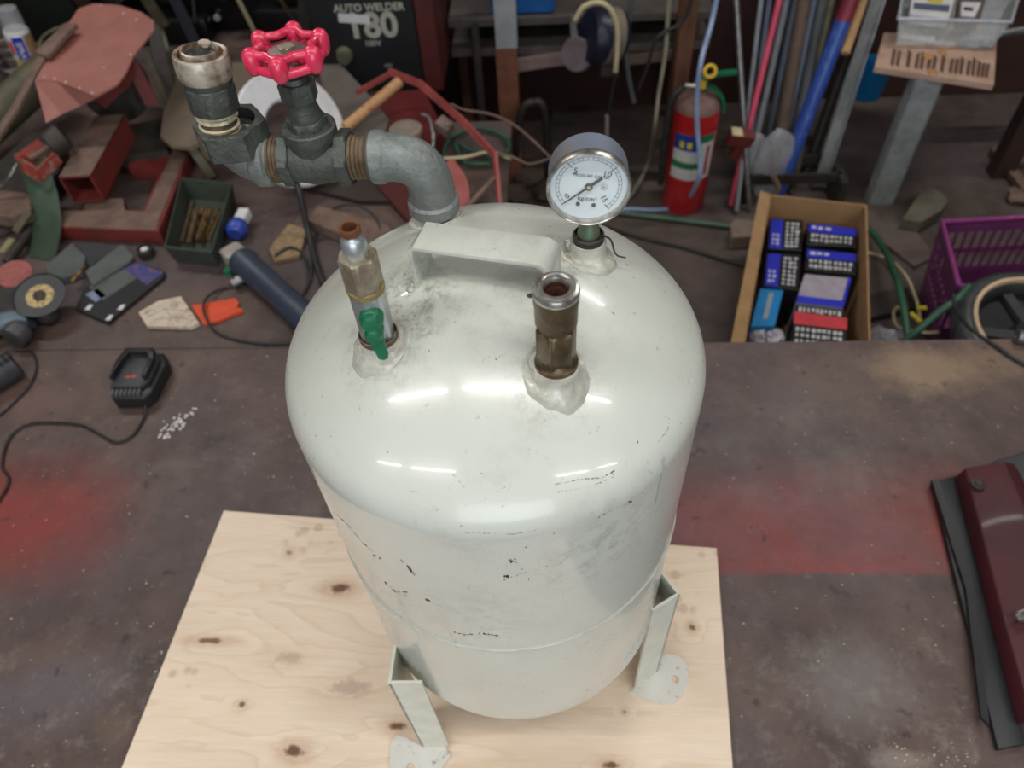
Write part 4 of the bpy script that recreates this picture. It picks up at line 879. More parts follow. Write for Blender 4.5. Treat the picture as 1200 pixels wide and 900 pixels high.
b = NB(); box(b, (0, 0, 0), (0.02, 0.007, 0.008), frame(P(328, 362, z=BZ + 0.012), (0, 0, 1), x=(c_ - a_))); link('red_mark', b, MAT_PINK, o)
# glue bottle
o = thing('glue_bottle', 'blue bottle with a white cap lying above the blue-grey grinder', 'bottle', P(278, 270, z=BZ))
a_ = P(275, 274, z=BZ + 0.023); c_ = P(286, 252, z=BZ + 0.026); dv = (c_ - a_).normalized()
b = NB(); lathe(b, [(0, -0.004), (0.016, -0.002), (0.0215, 0.006), (0.022, 0.022), (0.017, 0.034), (0.012, 0.037), (0, 0.037)], frame(a_, dv), 28); link('bottle_body', b, mat('royal_blue_label', (36, 54, 150), 0.35, col2=(70, 92, 180), scale=90), o, smooth=40)
b = NB(); rbox(b, (0, 0, 0.052), (0.026, 0.026, 0.036), 0.005, frame(a_, dv)); link('white_cap', b, MAT_WHITEP, o, smooth=40)
# tray with drill bits
o = thing('drill_tray', 'grey-green metal tray of brassy drill bits on the left table', 'tray', P(225, 270, z=BZ))
TZ = BZ + 0.05; tq = [P(u, v, z=TZ) for u, v in ((192, 290), (248, 296), (272, 214), (212, 208))]
def shrink(q, k): c = sum(q, V((0, 0, 0))) / len(q); return [c + (p - c) * k for p in q]
b = NB()
def openbox(bm, q, z0, z1, tw=0.003, taper=0.94):
    o1 = q; i1 = [p + ((sum(q, V((0, 0, 0))) / 4) - p).normalized() * tw * 1.4 for p in q]; ob = shrink(q, taper); ib = shrink(i1, taper)
    L0 = [bm.verts.new((p.x, p.y, z0)) for p in ob]; L1 = [bm.verts.new((p.x, p.y, z1)) for p in o1]; L2 = [bm.verts.new((p.x, p.y, z1)) for p in i1]; L3 = [bm.verts.new((p.x, p.y, z0 + tw)) for p in ib]
    for A, B in ((L0, L1), (L1, L2), (L2, L3)):
        for i in range(4): bm.faces.new((A[i], A[(i + 1) % 4], B[(i + 1) % 4], B[i]))
    bm.faces.new(L0[::-1]); bm.faces.new(L3)
openbox(b, tq, BZ + 0.001, TZ, 0.004, 0.9); link('tray_body', b, mat('grey_green_enamel', (66, 74, 66), 0.5, 0.2), o)
for k in range(9):
    u0 = 214 + k * 4 + random.uniform(-2, 2); v0 = 286 - random.uniform(0, 8); u1 = u0 + 12 + random.uniform(-4, 4); v1 = v0 - random.uniform(30, 48)
    b = NB(); z = BZ + 0.008 + (k % 3) * 0.005; cyl(b, P(u0, v0, z=z), P(u1, v1, z=z), random.choice((0.003, 0.004, 0.005)), seg=10); t = link('drill_bit', b, MAT_GOLD if k % 2 else MAT_RUSTM, smooth=40)
    tag(t, 'brass-toned drill bits lying side by side in the grey-green tray', 'drill bit', 'drill bits in the tray')
# cutoff saw: base frame, hollow vise block, screw, guard, lever
o = thing('cutoff_saw', 'dusty red cut-off saw with salmon guard on the left table', 'saw', P(140, 240, z=BZ))
zf = BZ + 0.036
b = NB(); slab(b, [(64, 266), (186, 271), (190, 248), (146, 246), (144, 232), (100, 232), (98, 246), (72, 246)], BZ + 0.001, zf); bevel(b, 0.0015); link('base_bar', b, [MAT_REDM], o)
b = NB(); slab(b, [(68, 265), (183, 269.5), (188, 249), (146, 247), (144, 233), (101, 233), (99, 247), (74, 247)], zf + 0.0001, zf + 0.0008); link('dust_layer', b, MAT_DUST, o)
b = NB(); slab(b, [(162, 262), (186, 270), (222, 180), (200, 172)], BZ + 0.002, zf - 0.001); link('base_side_bar', b, MAT_REDM, o)
b = NB(); slab(b, [(165, 258), (184, 262), (218, 181), (203, 176)], zf - 0.0009, zf + 0.0004); link('dust_layer', b, MAT_DUST, o)
b = NB(); slab(b, [(150, 196), (206, 198), (212, 184), (155, 180)], BZ + 0.002, zf - 0.002); link('base_back_bar', b, MAT_REDM, o)
# hollow block
fc = P(96, 222, z=BZ + 0.078); bc = P(136, 150, z=BZ + 0.078); dv = (bc - fc); dv.z = 0.0; Lb = dv.length; Mb = frame(fc, dv, x=V((dv.y, -dv.x, 0)))
b = NB(); wq, hq, tq_ = 0.070, 0.066, 0.004
box(b, (0, hq / 2 - tq_ / 2, Lb / 2), (wq, tq_, Lb), Mb); box(b, (0, -hq / 2 + tq_ / 2, Lb / 2), (wq, tq_, Lb), Mb); box(b, (wq / 2 - tq_ / 2, 0, Lb / 2), (tq_, hq, Lb), Mb); box(b, (-wq / 2 + tq_ / 2, 0, Lb / 2), (tq_, hq, Lb), Mb)
link('vise_block', b, MAT_REDM, o)
yy = (Mb.to_3x3() @ V((0, 1, 0))).z; sgn = 1 if yy > 0 else -1
b = NB(); box(b, (0, sgn * (hq / 2 + 0.0006), Lb / 2), (wq - 0.002, 0.001, Lb - 0.002), Mb); link('dust_layer', b, MAT_DUST, o)
b = NB(); box(b, (0, -sgn * (hq / 2 + 0.004), Lb * 0.5), (wq * 0.7, 0.012, Lb * 0.7), Mb); link('vise_slide', b, MAT_REDM, o)
# screw and handle
a_ = P(62, 168, z=BZ + 0.150); sdv = V((-0.75, -0.55, -0.25)).normalized()
b = NB(); lathe(b, [(0, -0.03), (0.026, -0.03), (0.029, -0.024), (0.029, 0.004), (0.024, 0.008), (0.012, 0.006), (0, 0.005)], frame(a_, sdv), 32); link('screw_collar', b, MAT_DKSTEEL, o, smooth=40)
b = NB(); cyl(b, a_, a_ + sdv * 0.055, 0.006, seg=14); link('vise_screw', b, MAT_DUST, o, smooth=40)
b = NB(); q0 = P(25, 188, z=BZ + 0.135)
ribbon(b, [P(52, 170, z=BZ + 0.150), P(24, 190, z=BZ + 0.130)], 0.034, 0.003, V((0.2, 0.2, 1)), smooth=False); ribbon(b, [P(24, 192, z=BZ + 0.128), P(46, 206, z=BZ + 0.118)], 0.034, 0.003, V((0.2, 0.2, 1)), smooth=False); ribbon(b, [P(46, 206, z=BZ + 0.118), P(68, 184, z=BZ + 0.13)], 0.030, 0.003, V((0.2, 0.2, 1)), smooth=False)
link('crank_bracket', b, mat('scuffed_red_bracket', (150, 62, 52), 0.5, col2=(160, 130, 118), scale=60, mix=(0.5, 0.65)), o)
# guard
zg_ = BZ + 0.235
gpx = [(78, 30), (92, 10), (110, 4), (140, 6), (165, 14), (180, 24), (181, 34), (170, 48), (156, 66), (148, 84), (138, 98), (112, 112), (90, 106), (66, 96), (41, 94), (50, 80), (58, 62), (78, 60), (92, 52), (104, 38), (108, 22), (106, 24), (98, 42), (84, 56)]
gpx = [(84, 22), (92, 10), (110, 4), (140, 6), (165, 14), (180, 24), (181, 34), (170, 48), (156, 66), (148, 84), (138, 98), (112, 113), (90, 104), (66, 95), (41, 94), (48, 82), (56, 66), (68, 42)]
b = NB(); top = [P(u, v, z=zg_ + 0.03 * (1 - v / 113.0)) for u, v in gpx]; bot = [p - V((0, 0, 0.004)) for p in top]
tv = [b.verts.new(p) for p in top]; bvv = [b.verts.new(p) for p in bot]; b.faces.new(tv); b.faces.new(bvv[::-1])
for i in range(len(tv)): j = (i + 1) % len(tv); b.faces.new((tv[i], tv[j], bvv[j], bvv[i]))
bmesh.ops.triangulate(b, faces=[f for f in b.faces if len(f.verts) > 4])
gd = link('blade_guard', b, MAT_GUARD, o)
b = NB(); f0 = [P(41, 95, z=zg_ + .005), P(66, 96, z=zg_ + .004), P(90, 105, z=zg_ + .002), P(112, 113, z=zg_)]; f1 = [P(54, 144, z=BZ + 0.18), P(72, 134, z=BZ + 0.185), P(95, 124, z=BZ + 0.20), P(113, 115, z=zg_ - 0.006)]
for (off) in (V((0, 0, 0)),):
    A = [b.verts.new(p) for p in f0]; B = [b.verts.new(p) for p in f1]; A2 = [b.verts.new(p + V((0.002, 0.004, 0))) for p in f0]; B2 = [b.verts.new(p + V((0.002, 0.004, 0))) for p in f1]
    for i in range(3): b.faces.new((A[i], A[i + 1], B[i + 1], B[i])); b.faces.new((A2[i], A2[i + 1], B2[i + 1], B2[i])); b.faces.new((B[i], B[i + 1], B2[i + 1], B2[i]))
    b.faces.new((A[0], B[0], B2[0], A2[0]))
link('guard_lip', b, MAT_GUARD, gd)
for u, v in ((52, 90), (64, 92), (77, 96), (93, 103), (108, 109), (160, 23), (145, 16), (153, 64), (118, 6), (122, 79)):
    b = NB(); p = P(u, v, z=zg_ + 0.03 * (1 - v / 113.0)); ball(b, p, 0.0028, 1, 1, 0.6, 8); link('rivet', b, mat('bright_rivet', (216, 206, 198), 0.4, 0.3), gd, smooth=60)
b = NB(); lathe(b, [(0, -0.012), (0.08, -0.010), (0.08, 0.010), (0, 0.012)], frame(P(136, 102, z=BZ + 0.13), (0.75, -0.6, 0.15)), 40); link('saw_wheel', b, MAT_DKSTEEL, o, smooth=40)
b = NB(); ribbon(b, [P(112, 118, z=BZ + 0.13), P(140, 92, z=BZ + 0.18), P(150, 70, z=BZ + 0.20)], 0.05, 0.004, V((0, 0, 1)), smooth=False); ribbon(b, [P(150, 66, z=BZ + 0.20), P(178, 122, z=BZ + 0.09)], 0.03, 0.006, V((1, 0.3, 0)), smooth=False); link('pivot_bracket', b, MAT_REDM, o)
b = NB(); slab(b, [(120, 150), (190, 140), (196, 176), (140, 184)], BZ + 0.02, BZ + 0.05); link('motor_bed', b, MAT_DKSTEEL, o)
b = NB(); ribbon(b, [P(-30, 200, z=BZ + 0.16), P(20, 125, z=BZ + 0.21), P(52, 64, z=BZ + 0.255)], 0.020, 0.010, V((1, 0.4, 0.2)), smooth=False); ribbon(b, [P(50, 66, z=BZ + 0.257), P(66, 48, z=BZ + 0.268), P(84, 30, z=BZ + 0.272)], 0.034, 0.012, V((1, 0.5, 0.1))); bevel(b, 0.002); link('lever_arm', b, MAT_DUST, o, smooth=40)
b = NB(); tube(b, [P(44, 62, z=BZ + 0.24), P(52, 42, z=BZ + 0.25), P(80, 28, z=BZ + 0.25)], 0.004, 8); link('guard_link', b, MAT_OLIVED, o, smooth=50)
# green curved sheet
b = NB(); rings = []
for k in range(9):
    t = k / 8; u = 16 + 24 * math.sin(t * 2.2) - 2 * t; v = 180 + 122 * t; z = BZ + 0.12 * (1 - t) + 0.002
    a1 = P(u, v, z=z); a2 = P(u + 36 - 6 * t, v + 4, z=z); rings.append((a1, a2))
vs = [[b.verts.new(p) for p in r] + [b.verts.new(p + V((0.001, 0.004, 0.001))) for p in r[::-1]] for r in rings]
for A, B in zip(vs, vs[1:]):
    for i in range(4): b.faces.new((A[i], A[(i + 1) % 4], B[(i + 1) % 4], B[i]))
b.faces.new(vs[0]); b.faces.new(vs[-1])
tag(link('curved_sheet', b, MAT_GREENSH, smooth=40), 'dark green curved metal strip hanging left of the red saw base', 'metal strip')
# scrap heap at far left
def rod(name, lab, cat, a, c, r, m, seg=12, group=None, flat=None):
    b = NB()
    if flat: ribbon(b, [a, c], r * 2, flat, V((1, 0.3, 0.1)), smooth=False)
    else: cyl(b, a, c, r, seg=seg)
    return tag(link(name, b, m, smooth=40 if not flat else None), lab, cat, group)
p = P(5, 262, z=BZ); b = NB(); lathe(b, [(0, 0.002), (0.055, 0.002), (0.058, 0.01), (0.056, 0.024), (0.02, 0.03), (0, 0.03)], Matrix.Translation(p), 32); tag(link('round_housing', b, mat('purple_brown_casting', (78, 62, 62), 0.6)), 'purplish brown round casting at the left edge beside the green strip', 'casting')
rod('brass_strip', 'upper olive brass strip leaning left of the green metal strip', 'metal strip', P(18, 272, z=BZ + 0.05), P(34, 248, z=BZ + 0.07), 0.008, MAT_OLIVED, flat=0.004)
rod('brass_strip', 'lower pale olive strip next to the pink sanding disc', 'metal strip', P(2, 296, z=BZ + 0.045), P(14, 280, z=BZ + 0.05), 0.008, mat('pale_brass', (164, 158, 120), 0.4, 0.4), flat=0.004)
rod('steel_bar', 'long dark bar lying under the olive strips at far left', 'metal bar', P(8, 308, z=BZ + 0.012), P(42, 262, z=BZ + 0.03), 0.010, MAT_DKSTEEL)
b = NB(); slab(b, [(-20, 250), (0, 222), (34, 226), (36, 246), (10, 254)], BZ + 0.04, BZ + 0.07); bevel(b, 0.003); tag(link('flat_bracket', b, MAT_DUST), 'flat dusty bracket lying above the round casting at far left', 'bracket')
b = NB(); tube(b, [P(-15, 226, z=BZ + 0.09), P(3, 216, z=BZ + 0.10), P(12, 206, z=BZ + 0.12), P(20, 192, z=BZ + 0.13)], 0.004, 8); tag(link('bent_rod', b, MAT_STEEL, smooth=50), 'bent thin metal rod left of the crank bracket', 'rod')
b = NB(); cyl(b, P(-40, 170, z=BZ + 0.07), P(60, 80, z=BZ + 0.13), 0.045, seg=32); lathe(b, [(0.046, 0), (0.046, 0.008)], frame(P(28, 108, z=BZ + 0.11), P(60, 80, z=BZ + 0.13) - P(-40, 170, z=BZ + 0.07)), 32); tag(link('motor_cylinder', b, MAT_OLIVED, smooth=40), 'olive drab cylinder behind the saw lever at far left', 'motor')
b = NB(); slab(b, [(-30, 215), (40, 150), (70, 160), (70, 200), (30, 235)], BZ + 0.002, BZ + 0.05); bevel(b, 0.004); tag(link('dark_box', b, MAT_DKSTEEL), 'dark steel box under the crank bracket', 'box')
for k in range(6):
    b = NB(); c = P(6 + k * 2, 62 + k * 3, z=BZ + 0.06); torus(b, 0.055 - k * 0.004, 0.0022, frame(c, (0.3, -0.5 + 0.1 * k, 1)), 30, 6)
    tag(link('wire_coil', b, MAT_STEEL if k % 2 else MAT_RUBBER, smooth=50), 'loops of dull wire beside the spray can', 'wire', 'wire loops by the spray can')
# spray can
base = P(40, 84, z=BZ + 0.02); o = thing('spray_can', 'spray can with blue and yellow label at the top left corner', 'spray can', (base.x, base.y, BZ))
up = (P(0, -25, h=hd(base) - 0.02) - base); up.normalize(); up = (up * 0.6 + V((0, 0, 1)) * 0.4).normalized(); Ms = frame(base - up * 0.0, up, x=(1, 0, 0))
cr_ = 0.032
b = NB(); lathe(b, [(0, 0), (cr_ * .95, 0.001), (cr_, 0.005), (cr_, 0.115), (cr_ * .9, 0.122), (0, 0.122)], Ms, 32); link('can_body', b, MAT_WHITEP, o, smooth=40)
b = NB(); lathe(b, [(cr_ * .86, 0.122), (cr_ * .88, 0.15), (cr_ * .78, 0.175), (0, 0.180)], Ms, 32); link('clear_cap', b, MAT_BAG, o, smooth=40)
def band(a0, a1, z0, z1, m, nm): b = NB(); lathe(b, [(cr_ + 0.0006, z0), (cr_ + 0.0006, z1)], Ms, 12, a0=math.radians(a0), a1=math.radians(a1)); return link(nm, b, m, o, smooth=60)
band(-95, -45, 0.002, 0.110, MAT_BLUE, 'blue_stripe'); band(-125, -100, 0.062, 0.10, MAT_ORANGE, 'orange_patch'); band(-120, -85, 0.028, 0.050, mat('yellow_print', (206, 190, 60), 0.5), 'yellow_patch'); band(-40, 20, 0.0, 0.112, MAT_CARD, 'tan_side')
ta = math.radians(-70); tn_ = V((math.cos(ta), math.sin(ta), 0)); b = NB(); text(b, 'SPRAY', 0.020, Ms @ frame(tn_ * (cr_ + 0.0016) + V((0, 0, 0.07)), tn_, x=(0, 0, -1)), 0.0002, bold=0.0006); link('label_lettering', b, MAT_WHITEP, o)
b = NB(); lathe(b, [(0, 0.0), (0.036, 0.0), (0.038, 0.008), (0.034, 0.07), (0.0, 0.074)], Matrix.Translation(P(0, 90, z=BZ)), 28); tag(link('white_cup', b, MAT_STEEL, smooth=40), 'pale metal cup below the spray can at the left edge', 'cup')
# back left: dark engine with bolts, struts
o = thing('engine_block', 'black oily engine block with bright bolts at the top left', 'engine', (-1.05, 2.25, BZ))
b = NB(); box(b, (-0.98, 2.29, BZ + 0.13), (0.75, 0.12, 0.24)); box(b, (-1.15, 2.20, BZ + 0.04), (0.3, 0.08, 0.07)); box(b, (-0.75, 2.20, BZ + 0.05), (0.2, 0.09, 0.09)); bevel(b, 0.01, 2); link('block_casting', b, mat('oily_black', (18, 18, 20), 0.35, 0.3), o, smooth=40)
for k in range(14):
    b = NB(); q = V((-1.3 + k * 0.052 + random.uniform(-.01, .01), 2.225, BZ + random.choice((0.05, 0.10, 0.14, 0.18)))); hexnut(b, frame(q, (0, -1, 0.4)), 0.011, 0, 0.012); link('bolt', b, MAT_STEEL if k % 3 else MAT_CHROME, o, smooth=30)
for k in range(4):
    b = NB(); q = V((-1.25 + k * 0.16, 2.20, BZ + 0.16)); lathe(b, [(0.05, 0), (0.05, 0.012), (0.03, 0.02), (0, 0.02)], frame(q, (0.1, -1, 0.6)), 24); link('pulley', b, mat('oily_black', (18, 18, 20)), o, smooth=40)
rod('steel_strut', 'grey-blue steel strut leaning in front of the engine block', 'strut', P(232, 56, z=BZ + 0.01), P(196, -20, z=BZ + 0.22), 0.014, mat('blue_grey_steel', (74, 74, 86), 0.5, 0.3), flat=0.02)
rod('tan_stick', 'thin tan wooden stick leaning across the engine block', 'stick', P(304, 48, z=BZ + 0.01), P(272, -15, z=BZ + 0.2), 0.006, MAT_CREAM)
rod('grey_rod', 'thin grey rod standing between the strut and the tan stick', 'rod', P(230, 40, z=BZ + 0.02), P(224, -20, z=BZ + 0.2), 0.004, MAT_STEEL)
rod('dark_rod', 'thin dark rod crossing behind the red handwheel', 'rod', P(350, 30, z=BZ + 0.10), P(322, -10, z=BZ + 0.22), 0.005, MAT_RUSTM)
rod('grey_post', 'dull grey flat post between handwheel and welder box', 'post', P(356, 90, z=BZ + 0.0), P(356, -20, h=hd(P(356, 90, z=BZ))), 0.014, MAT_DKSTEEL, flat=0.02)
o = thing('olive_bracket', 'olive steel bracket with two rails and an oval hole beside the saw guard', 'bracket', P(205, 130, z=BZ))
for (u0, v0, u1, v1) in ((172, 62, 198, 128), (186, 28, 212, 110)):
    b = NB(); ribbon(b, [P(u1, v1, z=BZ + 0.01), P(u0, v0, z=BZ + 0.12)], 0.016, 0.012, V((1, 0.3, 0)), smooth=False); link('rail', b, MAT_OLIVED, o)
b = NB(); ribbon(b, [P(200, 118, z=BZ + 0.01), P(180, 34, z=BZ + 0.14)], 0.034, 0.003, V((1, 0.3, 0)), smooth=False); link('web_plate', b, MAT_DKSTEEL, o)
rod('green_bar', 'green-grey bar standing behind the saw guard', 'metal bar', P(192, 30, z=BZ + 0.12), P(160, -20, z=BZ + 0.24), 0.014, MAT_OLIVED, flat=0.012)
b = NB(); box(b, (0, 0, 0), (0.2, 0.02, 0.16), frame(P(55, 18, z=BZ + 0.12), (0, -0.3, 1))); tag(link('dark_green_panel', b, mat('near_black_green', (24, 32, 26), 0.5)), 'very dark green panel behind the spray can', 'crate')  # thin flat panel in dark green, standing behind the can
# olive brown guards and white ring behind the valve
b = NB(); slab(b, [(188, 160), (192, 128), (206, 96), (232, 78), (310, 70), (338, 82), (300, 100), (262, 120), (250, 160), (222, 172), (200, 170)], BZ + 0.085, BZ + 0.095); tag(link('steel_cover', b, mat('taupe_dusty_cover', (112, 98, 84), 0.75, col2=(92, 80, 66), scale=10)), 'dusty taupe metal cover behind the valve union', 'cover')
rod('cover_leg', 'olive strut slanting below the taupe cover', 'strut', P(250, 208, z=BZ + 0.004), P(222, 168, z=BZ + 0.08), 0.010, MAT_OLIVED, flat=0.014)
b = NB(); slab(b, [(372, 76), (396, 72), (428, 106), (456, 140), (450, 158), (420, 172), (396, 168), (386, 130)], BZ + 0.07, BZ + 0.08); tag(link('dusty_plate', b, mat('grey_taupe_plate', (104, 94, 88), 0.75, col2=(84, 74, 68), scale=10)), 'dusty grey-brown plate right of the gate valve', 'plate')
b = NB(); cw = P(345, 150, z=BZ + 0.14); Mw = frame(cw, (0.66, -0.50, 0.56)); Mw = Mw @ Matrix.Translation((0, 0, -0.03))
lathe(b, [(0.062, 0.0), (0.122, 0.0), (0.126, 0.004), (0.126, 0.022), (0.122, 0.026), (0.066, 0.026), (0.062, 0.022), (0.062, 0.0)], Mw, 56)
tag(link('white_roll', b, MAT_WHITEP, smooth=40), 'large flat white plastic roll leaning behind the gate valve', 'roll')
# clutter between grinder and tank
b = NB(); slab(b, [(315, 292), (338, 262), (360, 268), (350, 300), (322, 306)], BZ + 0.001, BZ + 0.010); tag(link('rag', b, mat('tan_rag', (120, 96, 74), 0.9, col2=(160, 136, 104), scale=90, bump=0.8), smooth=40), 'crumpled tan rag between the blue-grey grinder and the hose', 'rag')
b = NB(); slab(b, [(360, 258), (372, 240), (452, 262), (470, 280), (440, 290)], BZ + 0.002, BZ + 0.03); bevel(b, 0.002); tag(link('wood_batten', b, MAT_DUST), 'dusty brown batten lying behind the ball valve', 'batten')
b = NB(); slab(b, [(300, 205), (420, 235), (480, 235), (440, 195), (330, 180)], BZ + 0.002, BZ + 0.012); tag(link('dark_plate', b, mat('brown_black_plate', (58, 46, 42), 0.6)), 'dark brown plate on the table below the gate valve', 'plate')
b = NB(); tube(b, [P(344, 205, z=BZ + 0.12), P(352, 230, z=BZ + 0.09), P(362, 275, z=BZ + 0.02), P(374, 320, z=BZ + 0.006), P(392, 360, z=BZ + 0.006)], 0.007, 10); tag(link('black_hose', b, MAT_RUBBER, smooth=60), 'thick black hose hanging down below the gate valve', 'hose')
b = NB(); tube(b, [P(364, 330, z=BZ + 0.004), P(368, 280, z=BZ + 0.005), P(385, 248, z=BZ + 0.006), P(415, 240, z=BZ + 0.034), P(440, 255, z=BZ + 0.034), P(450, 285, z=BZ + 0.02)], 0.003, 8); tag(link('grey_wire', b, MAT_DARKGREY, smooth=60), 'thin grey wire arching left of the ball valve', 'wire')
b = NB(); tube(b, [P(322, 300, z=BZ + 0.012), P(340, 290, z=BZ + 0.014), P(356, 300, z=BZ + 0.008), P(362, 330, z=BZ + 0.004), P(352, 350, z=BZ + 0.004)], 0.003, 8); tag(link('black_wire', b, MAT_RUBBER, smooth=60), 'black wire loop behind the blue-grey grinder', 'wire')
# welder box
p = P(430, 108, z=BZ); yw = p.y; xl = P(372, 60, y=yw).x; xr = P(492, 60, y=yw).x
o = thing('welder_box', 'black welding machine with AUTO WELDER 180 lettering at the top', 'welding machine', ((xl + xr) / 2, yw + 0.1, BZ))
b = NB(); box(b, ((xl + xr) / 2, yw + 0.11, BZ + 0.14), (xr - xl, 0.22, 0.27)); bevel(b, 0.004, 2); link('casing', b, mat('black_front_panel', (26, 28, 32), 0.45), o)
xr2 = P(512, 50, y=yw).x
b = NB(); box(b, ((xr + xr2) / 2 + 0.002, yw + 0.11, BZ + 0.14), (xr2 - xr, 0.23, 0.28)); bevel(b, 0.003, 2); link('red_side_panel', b, mat('dark_red_side', (84, 32, 30), 0.5), o)
MT = frame(V((0, 0, 0)), (0, -1, 0), x=(1, 0, 0))
def wt(s, u, v, size, m, nm, bold=0.0):
    q = P(u, v, y=yw - 0.0012); b = NB(); text(b, s, size, Matrix.Translation(q) @ MT, 0.0004, bold=bold); return link(nm, b, m, o)
MLT = mat('pale_letter_paint', (176, 176, 164), 0.6)
wt('AUTO WELDER', 432, 9, 0.025, MLT, 'lettering', 0.0008); wt('180', 436, 31, 0.086, MLT, 'lettering', 0.0028); wt('100V', 437, 51, 0.020, MLT, 'lettering', 0.0003)
wt('ON', 402, 76, 0.012, MLT, 'lettering'); wt('OFF', 455, 77, 0.012, MLT, 'lettering')
q = P(415, 22, y=yw - 0.0025); b = NB(); box(b, (0, 0, 0), (0.078, 0.022, 0.0008), Matrix.Translation(q) @ MT @ Matrix.Rotation(math.radians(-6), 4, 'Z')); link('white_sticker', b, MAT_WHITEP, o)
q = P(404, 64, y=yw - 0.003); b = NB(); lathe(b, [(0.022, 0), (0.018, 0.018), (0, 0.02)], Matrix.Translation(q) @ MT, 24); link('dial_knob', b, mat('khaki_knob', (96, 92, 76), 0.6), o, smooth=40)
# red carrying frame with wooden roller grip
o = thing('red_frame', 'bent red steel frame with a worn wooden roller grip behind the pipe elbow', 'frame', P(500, 180, z=BZ))
b = NB(); ribbon(b, [P(456, 84, z=BZ + 0.14), P(492, 98, z=BZ + 0.14), P(540, 140, z=BZ + 0.11), P(580, 182, z=BZ + 0.07), P(586, 250, z=BZ + 0.02)], 0.016, 0.008, V((0.2, 0.25, 1)), smooth=False); link('side_bar', b, mat('faded_red_paint', (160, 78, 74), 0.5, col2=(124, 52, 50), scale=20), o)
b = NB(); ribbon(b, [P(458, 86, z=BZ + 0.135), P(430, 102, z=BZ + 0.12), P(418, 108, z=BZ + 0.12)], 0.012, 0.006, V((0.2, 0.25, 1)), smooth=False); link('side_bar', b, MATS['faded_red_paint'], o)
b = NB(); cyl(b, P(404, 150, z=BZ + 0.10), P(468, 96, z=BZ + 0.135), 0.0125, seg=20); link('roller_grip', b, mat('tan_roller', (186, 142, 100), 0.6, col2=(150, 70, 50), scale=40, mix=(0.5, 0.7)), o, smooth=40)
b = NB(); slab(b, [(440, 110), (496, 104), (520, 150), (505, 172), (460, 175), (440, 150)], BZ + 0.001, BZ + 0.05); bevel(b, 0.003); link('red_tray', b, mat('deep_red_paint', (98, 26, 27), 0.5), o)
b = NB(); ribbon(b, [P(524, 190, z=BZ + 0.08), P(540, 215, z=BZ + 0.05), P(543, 250, z=BZ + 0.01)], 0.03, 0.006, V((1, 0.2, 0.1))); link('red_bracket', b, MATS['faded_red_paint'], o)
b = NB(); cyl(b, P(545, 245, z=BZ + 0.02), P(580, 208, z=BZ + 0.05), 0.006, seg=12); link('tie_rod', b, MAT_DUST, o, smooth=40)
b = NB(); box(b, (0, 0, 0), (0.036, 0.03, 0.03), frame(P(521, 148, z=BZ + 0.085), (0.2, -0.4, 1), x=(1, -0.7, 0))); bevel(b, 0.003); q = link('hinge_block', b, mat('taupe_block', (120, 100, 92), 0.6), o)
b = NB(); ball(b, P(525, 146, z=BZ + 0.103), 0.006, seg=10); link('bright_bolt', b, MAT_CHROME, q, smooth=60)
p = P(475, 150, z=BZ + 0.108); b = NB(); lathe(b, [(0, 0), (0.032, 0), (0.032, 0.044), (0.037, 0.046), (0.037, 0.056), (0.034, 0.058), (0.010, 0.056), (0, 0.054)], Matrix.Translation(V((p.x, p.y, BZ + 0.051))), 32); tag(link('round_tin', b, mat('beige_grey_tin', (136, 122, 112), 0.6, col2=(112, 100, 92), scale=30), smooth=40), 'round grey-beige tin standing on the red frame behind the pipe elbow', 'tin')
b = NB(); tube(b, [P(u, v, z=BZ + zz_) for u, v, zz_ in ((494, 134, .09), (504, 140, .09), (508, 165, .07), (504, 190, .03))], 0.005, 8); tag(link('grey_hook', b, MAT_STEEL, smooth=60), 'curved grey metal hook right of the round tin', 'hook')
b = NB(); slab(b, [(440, 215), (520, 205), (560, 260), (480, 260)], BZ + 0.001, BZ + 0.02); tag(link('dark_red_plate', b, mat('dark_red_plate', (80, 30, 28), 0.6)), 'dark red plate on the table under the pipe elbow', 'plate')
# hoses and wires behind the tank
b = NB(); tube(b, [P(u, v, z=BZ + 0.012) for u, v in ((530, 196), (520, 180), (530, 160), (560, 150), (588, 158), (597, 172), (585, 184), (556, 178), (535, 168), (545, 190), (575, 192))], 0.005, 8); tag(link('green_hose', b, MAT_GREENHOSE, smooth=60), 'dark green hose coiled behind the red frame', 'hose')
b = NB(); tube(b, [P(u, v, z=BZ + 0.03) for u, v in ((512, 186), (545, 184), (575, 178), (598, 186))], 0.004, 8); tag(link('cream_hose', b, MAT_CREAM, smooth=60), 'cream hose lying across the coiled green hose', 'hose')
b = NB(); tube(b, [P(u, v, z=BZ + zz_) for u, v, zz_ in ((528, 122, .09), (545, 129, .08), (575, 134, .08), (600, 145, .08), (625, 165, .08), (645, 185, .05))], 0.003, 8); tag(link('brown_wire', b, MAT_DUST, smooth=60), 'brown twisted wire running from the red frame towards the gauge', 'wire')
b = NB(); tube(b, [P(u, v, z=BZ + zz_) for u, v, zz_ in ((575, 178, .06), (600, 184, .06), (620, 192, .06), (645, 186, .05))], 0.003, 8); tag(link('brown_wire', b, MAT_DUST, smooth=60), 'lower brown wire meeting the twisted wire beside the gauge', 'wire')
